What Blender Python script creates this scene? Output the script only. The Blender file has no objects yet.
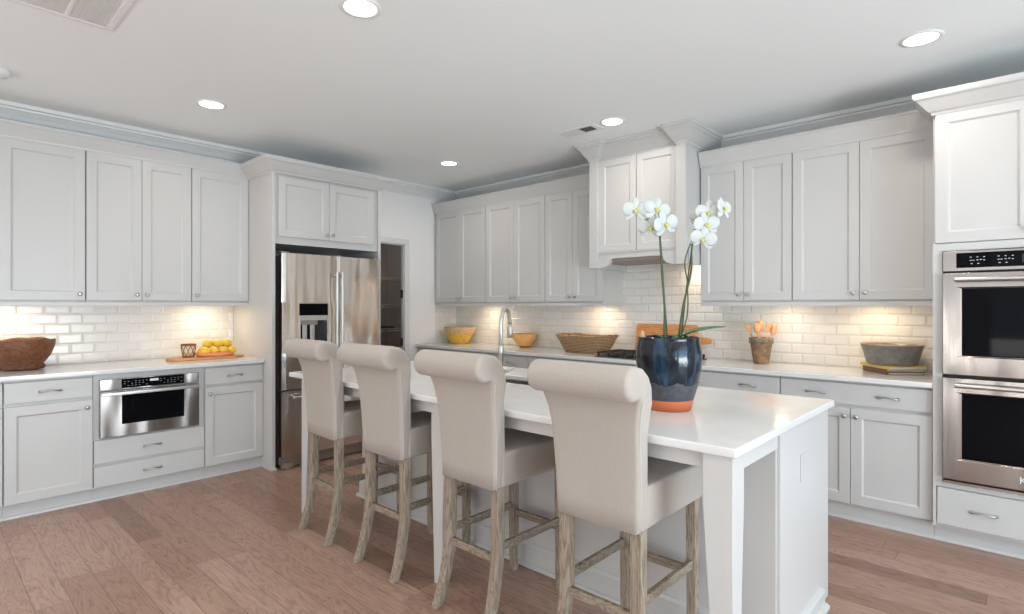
import bpy, bmesh, math, random
from mathutils import Vector, Matrix
random.seed(7)
PI = math.pi
R = math.radians
C = bpy.context.scene.collection
sc = bpy.context.scene

# ------------------------------------------------------------------ camera
cam_d = bpy.data.cameras.new('camera')
cam_d.sensor_width = 36.0
cam_d.lens = 554.0 * 36.0 / 1024.0
cam_d.shift_y = -1.0 / 1024.0
cam_d.clip_start = 0.05
cam = bpy.data.objects.new('camera', cam_d)
C.objects.link(cam)
cam.location = (0, 0, 1.355)
cam.rotation_euler = (R(90), 0, R(42.5))
sc.camera = cam

# ------------------------------------------------------------------ world, daylight, exposure
world = bpy.data.worlds.new('World')
sc.world = world
world.use_nodes = True
bg = world.node_tree.nodes['Background']
bg.inputs[0].default_value = (0.80, 0.90, 1.0, 1)
bg.inputs[1].default_value = 1.5

def area(name, loc, rot, sx, sy, power, col, spread=180):
    l = bpy.data.lights.new(name, 'AREA')
    l.shape = 'RECTANGLE'; l.size = sx; l.size_y = sy
    l.energy = power; l.color = col; l.spread = R(spread)
    o = bpy.data.objects.new(name, l); C.objects.link(o)
    o.location = loc; o.rotation_euler = rot
    return o
# daylight through the openings of the rear wall (y = -3.6) and the right wall (x = 3.4)
area('daylight_rear_window', (-1.6, -3.80, 1.25), (R(96), 0, 0), 5.6, 2.1, 6, (0.93, 0.96, 1.0))
area('daylight_right_window', (3.60, 0.2, 1.00), (R(88), 0, R(90)), 4.6, 1.9, 145, (0.38, 0.73, 1.0))
# added fill lights outside the same openings, aimed up to brighten the ceiling
area('added_upfill_rear', (-1.6, -4.0, 0.55), (R(150), 0, 0), 5.6, 1.0, 165, (1.0, 0.96, 0.92))
area('added_upfill_right', (3.8, 0.6, 0.55), (R(145), 0, R(90)), 4.6, 1.0, 265, (1.0, 0.96, 0.92))

sc.view_settings.view_transform = 'Standard'
sc.view_settings.look = 'None'
sc.view_settings.exposure = 0.13
sc.view_settings.gamma = 1.0
sc.view_settings.use_curve_mapping = False
sc.cycles.use_denoising = True
sc.cycles.max_bounces = 10
sc.cycles.diffuse_bounces = 6
sc.cycles.glossy_bounces = 4
sc.cycles.sample_clamp_indirect = 6.0
sc.cycles.caustics_reflective = False
sc.cycles.caustics_refractive = False

# ------------------------------------------------------------------ key sizes (metres)
H = 2.75            # ceiling
XW = -5.33          # left wall behind the cabinets
XP = -5.16          # pantry part of the left wall
YB = 4.60           # back wall
XR = 3.4; YR = -3.6
CT = 0.914          # counter top

# ------------------------------------------------------------------ materials
def mat(name, col=(0.8, 0.8, 0.8), rough=0.5, metal=0.0, spec=0.5, **kw):
    m = bpy.data.materials.new(name); m.use_nodes = True
    b = m.node_tree.nodes['Principled BSDF']
    b.inputs['Base Color'].default_value = (*col, 1)
    b.inputs['Roughness'].default_value = rough
    b.inputs['Metallic'].default_value = metal
    b.inputs['Specular IOR Level'].default_value = spec
    for k, v in kw.items():
        b.inputs[k].default_value = v
    return m
class NT:
    def __init__(s, m):
        s.t = m.node_tree; s.n = s.t.nodes; s.l = s.t.links; s.b = s.n['Principled BSDF']
    def new(s, typ, **kw):
        n = s.n.new(typ)
        for k, v in kw.items(): setattr(n, k, v)
        return n
    def link(s, a, b): s.l.new(a, b)
    def math(s, op, a, b=None, c=None):
        n = s.n.new('ShaderNodeMath'); n.operation = op
        for i, v in enumerate((a, b, c)):
            if v is None: continue
            if isinstance(v, (int, float)): n.inputs[i].default_value = v
            else: s.l.new(v, n.inputs[i])
        return n.outputs[0]
    def coords(s, scale=(1, 1, 1), out='Object', loc=(0, 0, 0)):
        tc = s.n.new('ShaderNodeTexCoord'); mp = s.n.new('ShaderNodeMapping')
        mp.inputs['Scale'].default_value = scale; mp.inputs['Location'].default_value = loc
        s.l.new(tc.outputs[out], mp.inputs[0]); return mp.outputs[0]
    def noise(s, vec, scale, detail=3, rough=0.5, dist=0.0):
        n = s.n.new('ShaderNodeTexNoise'); s.l.new(vec, n.inputs['Vector'])
        n.inputs['Scale'].default_value = scale; n.inputs['Detail'].default_value = detail
        n.inputs['Roughness'].default_value = rough; n.inputs['Distortion'].default_value = dist
        return n.outputs['Fac']
    def ramp(s, fac, stops):
        n = s.n.new('ShaderNodeValToRGB'); s.l.new(fac, n.inputs[0])
        e = n.color_ramp.elements
        while len(e) < len(stops): e.new(0.5)
        for k, (p, c) in enumerate(stops):
            e[k].position = p; e[k].color = (*c, 1) if len(c) == 3 else c
        return n.outputs[0]
    def mix(s, fac, a, b, typ='MIX'):
        n = s.n.new('ShaderNodeMix'); n.data_type = 'RGBA'; n.blend_type = typ
        for sock, v in ((n.inputs[0], fac), (n.inputs[6], a), (n.inputs[7], b)):
            if isinstance(v, (int, float)): sock.default_value = v
            elif isinstance(v, tuple): sock.default_value = (*v, 1)
            else: s.l.new(v, sock)
        return n.outputs[2]
    def bump(s, h, strength=0.3, dist=0.002):
        n = s.n.new('ShaderNodeBump'); n.inputs['Strength'].default_value = strength
        n.inputs['Distance'].default_value = dist
        s.l.new(h, n.inputs['Height']); s.l.new(n.outputs[0], s.b.inputs['Normal'])
    def col(s, c): s.l.new(c, s.b.inputs['Base Color'])

M = {}
M['cab'] = mat('cabinet_white_paint', (0.57, 0.566, 0.552), 0.35)
M['wall'] = mat('wall_paint', (0.86, 0.84, 0.825), 0.75)
M['ceil'] = mat('ceiling_paint', (0.86, 0.905, 0.92), 0.9)
M['trim'] = mat('trim_white_paint', (0.735, 0.735, 0.725), 0.4)
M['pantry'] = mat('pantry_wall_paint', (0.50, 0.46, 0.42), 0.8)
M['white_plastic'] = mat('white_plastic', (0.80, 0.81, 0.81), 0.35)
M['nickel'] = mat('satin_nickel', (0.55, 0.53, 0.50), 0.28, 1.0)
M['black'] = mat('black_enamel', (0.012, 0.012, 0.013), 0.25)
M['blackglass'] = mat('black_glass', (0.004, 0.004, 0.005), 0.04, 0.0, 0.06)
M['dark'] = mat('dark_gap', (0.03, 0.028, 0.026), 0.7)
M['iron'] = mat('cast_iron', (0.03, 0.03, 0.03), 0.55)
M['chrome'] = mat('brushed_chrome', (0.56, 0.55, 0.53), 0.30, 1.0)
M['mark'] = mat('panel_print', (0.75, 0.78, 0.80), 0.5)
M['grey_print'] = mat('panel_print_dim', (0.30, 0.32, 0.34), 0.5)
M['soil'] = mat('orchid_bark', (0.06, 0.035, 0.02), 0.9)
M['paper'] = mat('book_pages', (0.66, 0.63, 0.56), 0.85)

# quartz
m = mat('white_quartz', (0.84, 0.83, 0.82), 0.10, 0, 0.5); M['quartz'] = m
t = NT(m); v = t.coords()
t.col(t.ramp(t.noise(v, 3.0, 4, 0.6, 0.6), [(0.3, (0.70, 0.705, 0.70)), (0.6, (0.75, 0.755, 0.75))]))

# stainless: brushed, slightly wavy
def steel(name, base, rough=0.2, wave=0.25, axis='z', col2=None):
    m = mat(name, base, rough, 1.0)
    t = NT(m)
    sca = (3, 3, 260) if axis == 'x' else (260, 260, 3)
    fine = t.noise(t.coords(sca), 1.0, 2)
    r = t.math('MULTIPLY_ADD', fine, 0.14, rough - 0.07)
    t.link(r, t.b.inputs['Roughness'])
    big = t.noise(t.coords((3.2, 3.2, 0.8)), 1.6, 1)
    t.bump(big, wave, 0.05)
    return m
M['steel'] = steel('stainless_steel', (0.36, 0.33, 0.305), 0.24, 0.6)
M['fridge_steel'] = steel('fridge_stainless_steel', (0.66, 0.59, 0.53), 0.2, 0.6)
M['steel_side'] = mat('fridge_side_grey', (0.32, 0.27, 0.235), 0.45, 0.6)

# floor planks along x
m = mat('oak_plank_floor', (0.3, 0.2, 0.15), 0.38, 0, 0.4); M['floor'] = m
t = NT(m)
tc = t.new('ShaderNodeTexCoord'); sep = t.new('ShaderNodeSeparateXYZ'); t.link(tc.outputs['Object'], sep.inputs[0])
PW = 0.127; PL = 1.15
yr = t.math('DIVIDE', sep.outputs[1], PW); row = t.math('FLOOR', yr)
wn = t.new('ShaderNodeTexWhiteNoise', noise_dimensions='1D'); t.link(row, wn.inputs['W'])
xr = t.math('ADD', t.math('DIVIDE', sep.outputs[0], PL), t.math('MULTIPLY', wn.outputs['Value'], 7.31))
colm = t.math('FLOOR', xr)
cmb = t.new('ShaderNodeCombineXYZ'); t.link(row, cmb.inputs[0]); t.link(colm, cmb.inputs[1])
wn2 = t.new('ShaderNodeTexWhiteNoise', noise_dimensions='2D'); t.link(cmb.outputs[0], wn2.inputs['Vector'])
rnd = wn2.outputs['Value']
fy = t.math('FRACT', yr); fx = t.math('FRACT', xr)
ey = t.math('MULTIPLY', t.math('MINIMUM', fy, t.math('SUBTRACT', 1.0, fy)), PW)
ex = t.math('MULTIPLY', t.math('MINIMUM', fx, t.math('SUBTRACT', 1.0, fx)), PL)
edge = t.math('MINIMUM', ex, ey)
gap = t.math('SMOOTH_MIN', 1.0, t.math('DIVIDE', edge, 0.0022), 0.1)
# grain coordinates, shifted per plank
cg = t.new('ShaderNodeCombineXYZ')
t.link(t.math('ADD', t.math('MULTIPLY', sep.outputs[0], 1.0), t.math('MULTIPLY', rnd, 37.0)), cg.inputs[0])
t.link(t.math('ADD', t.math('MULTIPLY', sep.outputs[1], 7.0), t.math('MULTIPLY', rnd, 91.0)), cg.inputs[1])
t.link(rnd, cg.inputs[2])
n1 = t.noise(cg.outputs[0], 1.5, 3, 0.5, 1.0)
rings = t.math('FRACT', t.math('MULTIPLY', n1, 11.0))
ringm = t.math('ABSOLUTE', t.math('SUBTRACT', rings, 0.5))
cg2 = t.new('ShaderNodeMapping'); cg2.inputs['Scale'].default_value = (3, 14, 1); t.link(cg.outputs[0], cg2.inputs[0])
n2 = t.noise(cg2.outputs[0], 3.0, 4, 0.65)
base = t.ramp(rnd, [(0.0, (0.250, 0.145, 0.105)), (0.2, (0.330, 0.203, 0.155)), (0.7, (0.375, 0.238, 0.185)), (1.0, (0.420, 0.275, 0.220))])
g = t.ramp(ringm, [(0.0, (0.70, 0.66, 0.64)), (0.16, (0.98, 0.97, 0.96)), (0.36, (1.08, 1.08, 1.07)), (0.5, (1.16, 1.15, 1.14))])
c = t.mix(0.8, base, g, 'MULTIPLY')
g2 = t.ramp(n2, [(0.3, (0.84, 0.82, 0.80)), (0.65, (1.08, 1.08, 1.07))])
c = t.mix(0.8, c, g2, 'MULTIPLY')
c = t.mix(gap, (0.10, 0.058, 0.040), c)
t.col(c)
t.link(t.math('MULTIPLY_ADD', n2, 0.20, 0.20), t.b.inputs['Roughness'])
t.bump(t.math('ADD', gap, t.math('MULTIPLY', ringm, 0.35)), 0.35, 0.0015)

# bevelled subway tile; u runs along the wall, rows up
def tile_mat(name, along):
    m = mat(name, (0.80, 0.775, 0.735), 0.12, 0, 0.5)
    t = NT(m)
    tc = t.new('ShaderNodeTexCoord'); sep = t.new('ShaderNodeSeparateXYZ'); t.link(tc.outputs['Object'], sep.inputs[0])
    TW, TH = 0.1524, 0.0762
    u = t.math('DIVIDE', sep.outputs[along], TW)
    w = t.math('DIVIDE', t.math('SUBTRACT', sep.outputs[2], CT), TH)
    rw = t.math('FLOOR', w)
    u = t.math('ADD', u, t.math('MULTIPLY', t.math('MODULO', rw, 2.0), 0.5))
    fu = t.math('FRACT', u); fw = t.math('FRACT', w)
    eu = t.math('MULTIPLY', t.math('MINIMUM', fu, t.math('SUBTRACT', 1.0, fu)), TW)
    ew = t.math('MULTIPLY', t.math('MINIMUM', fw, t.math('SUBTRACT', 1.0, fw)), TH)
    e = t.math('MINIMUM', eu, ew)
    h = t.math('MINIMUM', t.math('DIVIDE', e, 0.012), 1.0)
    grout = t.math('MINIMUM', t.math('DIVIDE', e, 0.0015), 1.0)
    cmb = t.new('ShaderNodeCombineXYZ'); t.link(t.math('FLOOR', u), cmb.inputs[0]); t.link(rw, cmb.inputs[1])
    wn = t.new('ShaderNodeTexWhiteNoise', noise_dimensions='2D'); t.link(cmb.outputs[0], wn.inputs['Vector'])
    body = t.ramp(wn.outputs['Value'], [(0, (0.765, 0.745, 0.71)), (1, (0.82, 0.80, 0.765))])
    t.col(t.mix(grout, (0.70, 0.68, 0.64), body))
    t.link(t.math('MULTIPLY_ADD', grout, -0.44, 0.62), t.b.inputs['Roughness'])
    t.bump(h, 0.9, 0.004)
    return m
M['tile_x'] = tile_mat('subway_tile_back', 0)
M['tile_y'] = tile_mat('subway_tile_left', 1)

def wood(name, dark, light, scale=(1, 1, 1), rough=0.55, rings=9.0, bump=0.25, big=1.6):
    m = mat(name, light, rough)
    t = NT(m); v = t.coords(scale)
    n = t.noise(v, big, 3, 0.55, 0.8)
    r = t.math('ABSOLUTE', t.math('SUBTRACT', t.math('FRACT', t.math('MULTIPLY', n, rings)), 0.5))
    f = t.noise(v, 18, 4, 0.6)
    k = t.math('MULTIPLY_ADD', r, 0.9, t.math('MULTIPLY', f, 0.75))
    t.col(t.ramp(k, [(0.25, dark), (0.75, light)]))
    t.bump(k, bump, 0.0015)
    return m
M['leg_oak'] = wood('weathered_oak', (0.14, 0.105, 0.075), (0.35, 0.285, 0.215), (14, 14, 1.6), 0.6)
M['leg_oak_x'] = wood('weathered_oak_rail', (0.13, 0.10, 0.07), (0.33, 0.27, 0.205), (3, 3, 14), 0.6)
M['bowl_wood'] = wood('carved_brown_wood', (0.045, 0.014, 0.005), (0.20, 0.070, 0.024), (9, 9, 14), 0.5, 5, 0.9, 2.5)
M['board_wood'] = wood('honey_board_wood', (0.46, 0.20, 0.07), (0.72, 0.38, 0.16), (1, 9, 9), 0.45)
M['board_orange'] = wood('orange_board_wood', (0.50, 0.17, 0.045), (0.74, 0.33, 0.11), (1.2, 9, 9), 0.4)
M['spoon_wood'] = wood('spoon_wood', (0.42, 0.17, 0.06), (0.74, 0.40, 0.19), (9, 9, 2), 0.55)
M['pale_wood'] = wood('pale_wood_chip', (0.55, 0.32, 0.14), (0.80, 0.55, 0.32), (9, 9, 2), 0.6)

# linen
m = mat('linen_upholstery', (0.66, 0.62, 0.56), 0.9, 0, 0.2); M['linen'] = m
t = NT(m)
v = t.coords((1, 1, 1))
w1 = t.new('ShaderNodeTexWave', wave_type='BANDS', bands_direction='Z'); w1.inputs['Scale'].default_value = 260; w1.inputs['Distortion'].default_value = 1.2; t.link(v, w1.inputs[0])
w2 = t.new('ShaderNodeTexWave', wave_type='BANDS', bands_direction='X'); w2.inputs['Scale'].default_value = 260; w2.inputs['Distortion'].default_value = 1.2; t.link(v, w2.inputs[0])
ws = t.math('ADD', w1.outputs['Fac'], w2.outputs['Fac'])
sl = t.noise(t.coords((60, 60, 9)), 3.0, 4, 0.7)
t.col(t.mix(t.math('MULTIPLY', sl, 1.0), (0.40, 0.355, 0.31), (0.48, 0.435, 0.385)))
folds = t.noise(t.coords((4, 4, 3)), 1.3, 3, 0.5)
t.bump(t.math('ADD', t.math('MULTIPLY', ws, 0.05), t.math('MULTIPLY', folds, 3.0)), 0.35, 0.008)
t.b.inputs['Sheen Weight'].default_value = 0.2
M['piping'] = mat('linen_seam', (0.50, 0.465, 0.42), 0.9)

# wicker
def weave(name, dark, light, sx=90, sz=140):
    m = mat(name, light, 0.75)
    t = NT(m)
    w1 = t.new('ShaderNodeTexWave', wave_type='BANDS', bands_direction='Z'); w1.inputs['Scale'].default_value = sz / 6.28; w1.inputs['Distortion'].default_value = 2.0
    t.link(t.coords(), w1.inputs[0])
    n = t.noise(t.coords((sx, sx, sz * 0.5)), 1.0, 3, 0.6)
    k = t.math('MULTIPLY', t.math('ADD', w1.outputs['Fac'], n), 0.5)
    t.col(t.ramp(k, [(0.25, dark), (0.7, light)])); t.bump(k, 0.8, 0.004)
    return m
M['wicker'] = weave('brown_wicker', (0.15, 0.07, 0.03), (0.60, 0.40, 0.23))
M['wicker_dark'] = mat('dark_rattan', (0.24, 0.085, 0.025), 0.5)

# ceramics
def banded(name, stops, rough=0.3, noise_scale=30, amt=0.25, zscale=1.0, **kw):
    m = mat(name, stops[0][1], rough, **kw)
    t = NT(m); tc = t.new('ShaderNodeTexCoord'); sep = t.new('ShaderNodeSeparateXYZ'); t.link(tc.outputs['Object'], sep.inputs[0])
    z = t.math('MULTIPLY', sep.outputs[2], zscale)
    r = t.new('ShaderNodeValToRGB'); r.color_ramp.interpolation = 'CONSTANT'
    t.link(z, r.inputs[0]); e = r.color_ramp.elements
    while len(e) < len(stops): e.new(0.5)
    for k, (p, c) in enumerate(stops): e[k].position = p; e[k].color = (*c, 1)
    n = t.noise(t.coords(), noise_scale, 4, 0.65)
    mul = t.ramp(n, [(0.3, (1 - amt,) * 3), (0.7, (1 + amt,) * 3)])
    t.col(t.mix(1.0, r.outputs[0], mul, 'MULTIPLY'))
    t.bump(n, 0.2, 0.002)
    return m
M['yellow_bowl'] = banded('mustard_and_clay_glaze', [(0.0, (0.62, 0.37, 0.05)), (0.60, (0.56, 0.36, 0.20))], 0.35, 45, 0.3, 5.0)
M['orange_bowl'] = banded('amber_wood_bowl', [(0.0, (0.30, 0.12, 0.03)), (0.10, (0.74, 0.40, 0.13))], 0.4, 14, 0.18, 7.0)
M['crock'] = banded('brown_clay', [(0.0, (0.30, 0.185, 0.105)), (0.76, (0.24, 0.17, 0.115))], 0.75, 22, 0.5, 5.0)
M['grey_bowl'] = banded('grey_stoneware', [(0.0, (0.20, 0.185, 0.17)), (0.9, (0.33, 0.25, 0.18))], 0.35, 25, 0.3, 7.0)
M['coral'] = mat('coral_ceramic', (0.78, 0.27, 0.11), 0.4)
m = mat('lemon_peel', (0.80, 0.52, 0.045), 0.42); M['lemon'] = m
t = NT(m); t.bump(t.noise(t.coords(), 160, 2), 0.3, 0.002)
M['cup_glass'] = mat('cream_votive', (0.74, 0.62, 0.42), 0.4)
M['yellow_cover'] = mat('yellow_book_cover', (0.72, 0.55, 0.12), 0.5)
M['brown_cover'] = mat('brown_book_cover', (0.20, 0.10, 0.06), 0.5)

# glaze of the orchid pot: terracotta foot, grey band, glossy dark blue above with vertical streaks
m = mat('blue_black_glaze', (0.02, 0.04, 0.07), 0.1, 0, 0.45); M['pot'] = m
t = NT(m)
tc = t.new('ShaderNodeTexCoord'); sep = t.new('ShaderNodeSeparateXYZ'); t.link(tc.outputs['Object'], sep.inputs[0])
st = t.noise(t.coords((22, 22, 2.5)), 1.0, 4, 0.6)
spk = t.noise(t.coords((60, 60, 60)), 1.0, 3, 0.7)
blue = t.ramp(st, [(0.46, (0.004, 0.005, 0.007)), (0.58, (0.006, 0.014, 0.026)), (0.75, (0.025, 0.070, 0.125))])
greyb = t.ramp(spk, [(0.3, (0.040, 0.042, 0.050)), (0.7, (0.080, 0.085, 0.095))])
terra = (0.62, 0.165, 0.070)
zed = t.math('ADD', sep.outputs[2], t.math('MULTIPLY', t.math('SUBTRACT', st, 0.5), 0.09))
c = t.mix(t.math('GREATER_THAN', zed, 0.120), greyb, blue)
isg = t.math('GREATER_THAN', sep.outputs[2], 0.045)
c = t.mix(isg, terra, c)
t.col(c)
rr = t.math('MULTIPLY_ADD', t.math('GREATER_THAN', zed, 0.120), -0.33, 0.42)
rr = t.math('ADD', rr, t.math('MULTIPLY_ADD', isg, -0.25, 0.25))
t.link(rr, t.b.inputs['Roughness'])
t.bump(t.math('ADD', st, t.math('MULTIPLY', spk, 0.3)), 0.25, 0.008)
M['petal'] = mat('orchid_petal', (0.56, 0.58, 0.55), 0.6, 0, 0.3, **{'Subsurface Weight': 0.15})
M['petal_green'] = mat('orchid_bud', (0.62, 0.68, 0.42), 0.6)
M['lip'] = mat('orchid_lip', (0.62, 0.60, 0.10), 0.5)
M['stem'] = mat('orchid_stem', (0.045, 0.075, 0.022), 0.5)
M['stake'] = mat('brown_stake', (0.075, 0.045, 0.025), 0.6)
m = mat('orchid_leaf', (0.06, 0.16, 0.06), 0.35); M['leaf'] = m
M['bounce_ground'] = mat('pale_bounce_ground', (0.45, 0.44, 0.42), 0.9)  # pale tone chosen to bounce light up into the room

def emis(name, col, s):
    m = bpy.data.materials.new(name); m.use_nodes = True
    b = m.node_tree.nodes['Principled BSDF']
    b.inputs['Base Color'].default_value = (*col, 1)
    b.inputs['Emission Color'].default_value = (*col, 1); b.inputs['Emission Strength'].default_value = s
    return m
M['lamp'] = emis('downlight_glow', (1.0, 0.97, 0.92), 6.0)
M['puck'] = emis('under_cabinet_glow', (1.0, 0.82, 0.55), 6.0)
m = mat('window_glass', (1, 1, 1), 0.0, 0, 0.5, **{'Transmission Weight': 1.0, 'IOR': 1.01}); M['glass'] = m

# ------------------------------------------------------------------ mesh helpers
def newbm(): return bmesh.new()
def add_box(bm, x0, y0, z0, x1, y1, z1):
    x0, x1 = min(x0, x1), max(x0, x1); y0, y1 = min(y0, y1), max(y0, y1); z0, z1 = min(z0, z1), max(z0, z1)
    v = [bm.verts.new(p) for p in ((x0, y0, z0), (x1, y0, z0), (x1, y1, z0), (x0, y1, z0), (x0, y0, z1), (x1, y0, z1), (x1, y1, z1), (x0, y1, z1))]
    for f in ((0, 3, 2, 1), (4, 5, 6, 7), (0, 1, 5, 4), (1, 2, 6, 5), (2, 3, 7, 6), (3, 0, 4, 7)):
        bm.faces.new([v[i] for i in f])
    return bm
def bx(*a): return add_box(newbm(), *a)
def add_lathe(bm, prof, n=32, cx=0, cy=0, cz=0, cap0=True, cap1=True):
    rings = []
    for r, z in prof:
        rings.append([bm.verts.new((cx + r * math.cos(2 * PI * k / n), cy + r * math.sin(2 * PI * k / n), cz + z)) for k in range(n)])
    for a, b in zip(rings, rings[1:]):
        for k in range(n):
            bm.faces.new((a[k], a[(k + 1) % n], b[(k + 1) % n], b[k]))
    if cap0: bm.faces.new(list(reversed(rings[0])))
    if cap1: bm.faces.new(rings[-1])
    return bm
def add_tube(bm, pts, r, n=8, closed=False, sq=False):
    pts = [Vector(p) for p in pts]
    rs = r if isinstance(r, (list, tuple)) else [r] * len(pts)
    rings = []; up = None
    N = len(pts)
    for i, p in enumerate(pts):
        if closed: d = pts[(i + 1) % N] - pts[i - 1]
        else: d = pts[min(i + 1, N - 1)] - pts[max(i - 1, 0)]
        d.normalize()
        if up is None:
            up = Vector((0, 0, 1)) if abs(d.z) < 0.9 else Vector((0, 1, 0))
        a = d.cross(up)
        if a.length < 1e-6: a = d.cross(Vector((1, 0, 0)))
        a.normalize(); b = a.cross(d).normalized(); up = b
        ring = []
        for k in range(n):
            th = 2 * PI * (k + (0.5 if sq else 0)) / n
            ring.append(bm.verts.new(p + (a * math.cos(th) + b * math.sin(th)) * rs[i]))
        rings.append(ring)
    prs = list(zip(rings, rings[1:])) + ([(rings[-1], rings[0])] if closed else [])
    for a, b in prs:
        for k in range(n):
            bm.faces.new((a[k], a[(k + 1) % n], b[(k + 1) % n], b[k]))
    if not closed:
        bm.faces.new(list(reversed(rings[0]))); bm.faces.new(rings[-1])
    return bm
def add_prism(bm, poly, a0, a1, axis='x'):
    """closed polygon extruded along an axis; poly in the two other axes, in order (y,z), (x,z) or (x,y)"""
    def P(u, v, a): return {'x': (a, u, v), 'y': (u, a, v), 'z': (u, v, a)}[axis]
    A = [bm.verts.new(P(u, v, a0)) for u, v in poly]; B = [bm.verts.new(P(u, v, a1)) for u, v in poly]
    n = len(poly)
    for k in range(n): bm.faces.new((A[k], A[(k + 1) % n], B[(k + 1) % n], B[k]))
    bm.faces.new(list(reversed(A))); bm.faces.new(B)
    return bm
def xform(bm, m):
    bmesh.ops.transform(bm, matrix=m, verts=bm.verts); return bm
def merge(*bms):
    out = newbm()
    for b in bms:
        me = bpy.data.meshes.new('t'); b.to_mesh(me); b.free(); out.from_mesh(me); bpy.data.meshes.remove(me)
    return out
def obj(name, bm, m, parent=None, bevel=0.0, smooth=False, seg=2, label=None, loc=None, rot=None, subsurf=0):
    bmesh.ops.recalc_face_normals(bm, faces=bm.faces)
    me = bpy.data.meshes.new(name); bm.to_mesh(me); bm.free()
    if smooth:
        for p in me.polygons: p.use_smooth = True
    me.materials.append(M[m] if isinstance(m, str) else m)
    o = bpy.data.objects.new(name, me); C.objects.link(o)
    if parent: o.parent = parent
    if loc: o.location = loc
    if rot: o.rotation_euler = rot
    if bevel:
        md = o.modifiers.new('bevel', 'BEVEL'); md.width = bevel; md.segments = seg; md.limit_method = 'ANGLE'; md.angle_limit = R(40)
        if smooth is False and seg > 1:
            for p in me.polygons: p.use_smooth = True
            w = o.modifiers.new('wn', 'WEIGHTED_NORMAL'); w.keep_sharp = True
    if subsurf:
        s = o.modifiers.new('sub', 'SUBSURF'); s.levels = subsurf; s.render_levels = subsurf
    if label: o['label'] = label
    return o
def thing(name, label, cat, loc=(0, 0, 0), rotz=0.0, group=None):
    o = bpy.data.objects.new(name, None); C.objects.link(o)
    o.empty_display_size = 0.1
    o.location = loc; o.rotation_euler = (0, 0, rotz)
    o['label'] = label; o['category'] = cat
    if group: o['group'] = group
    return o
def tag(o, label, cat, group=None):
    o['label'] = label; o['category'] = cat
    if group: o['group'] = group
    return o
def struct(name, bm, m, **kw):
    o = obj(name, bm, m, **kw); o['kind'] = 'structure'; return o
def dup(root, loc=None, rotz=None, label=None, group=None):
    r = root.copy(); C.objects.link(r)
    if loc is not None: r.location = loc
    if rotz is not None: r.rotation_euler = (0, 0, rotz)
    if label: r['label'] = label
    if group: r['group'] = group
    for ch in list(root.children):
        c = ch.copy(); C.objects.link(c); c.parent = r
        for g in list(ch.children):
            d = g.copy(); C.objects.link(d); d.parent = c
    return r
def offset_path(path, d):
    """offset an open plan polyline to its right-hand side by d, mitred"""
    out = []
    P = [Vector((p[0], p[1])) for p in path]
    ns = []
    for a, b in zip(P, P[1:]):
        e = (b - a).normalized(); ns.append(Vector((e.y, -e.x)))
    for i, p in enumerate(P):
        if i == 0: n = ns[0]; k = 1
        elif i == len(P) - 1: n = ns[-1]; k = 1
        else:
            n = (ns[i - 1] + ns[i]); n.normalize(); k = 1 / max(0.3, n.dot(ns[i]))
        out.append(p + n * d * k)
    return out
def sweep_molding(bm, path, prof):
    """prof: closed list of (out, z); path: plan polyline whose right-hand side faces the room"""
    cols = []
    for o_, z in prof:
        cols.append([bm.verts.new((q.x, q.y, z)) for q in offset_path(path, o_)])
    n = len(prof)
    for k in range(n):
        a, b = cols[k], cols[(k + 1) % n]
        for i in range(len(path) - 1):
            bm.faces.new((a[i], a[i + 1], b[i + 1], b[i]))
    bm.faces.new([c[0] for c in cols]); bm.faces.new([c[-1] for c in reversed(cols)])
    return bm

# ------------------------------------------------------------------ setting
struct('floor', bx(-6.7, YR, -0.05, XR, YB, 0), 'floor')
struct('ceiling', bx(-6.7, YR - 0.15, H, XR + 0.15, YB + 0.15, H + 0.1), 'ceil')
struct('wall_back', bx(-6.7, YB, 0, XR + 0.15, YB + 0.15, H), 'wall')
struct('wall_left', bx(XW - 0.12, YR, 0, XW, 3.06, H), 'wall')
# pantry part of the left wall, with the door opening y 3.12 .. 3.80
PY0, PY1, PZ = 3.12, 3.82, 2.055
bm = newbm()
add_box(bm, XP - 0.04, 3.05, 0, XP, PY0, H)
add_box(bm, XP - 0.04, PY1, 0, XP, YB, H)
add_box(bm, XP - 0.04, PY0, PZ, XP, PY1, H)
struct('wall_pantry', bm, 'wall')
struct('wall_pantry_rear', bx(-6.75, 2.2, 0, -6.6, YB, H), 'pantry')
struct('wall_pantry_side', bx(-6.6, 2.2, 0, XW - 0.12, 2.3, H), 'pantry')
# lining of the pantry: painted inside faces
bm = newbm()
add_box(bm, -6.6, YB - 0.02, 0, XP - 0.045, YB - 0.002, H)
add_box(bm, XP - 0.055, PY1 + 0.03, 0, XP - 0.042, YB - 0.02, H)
struct('wall_pantry_end', bm, 'pantry')
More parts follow.
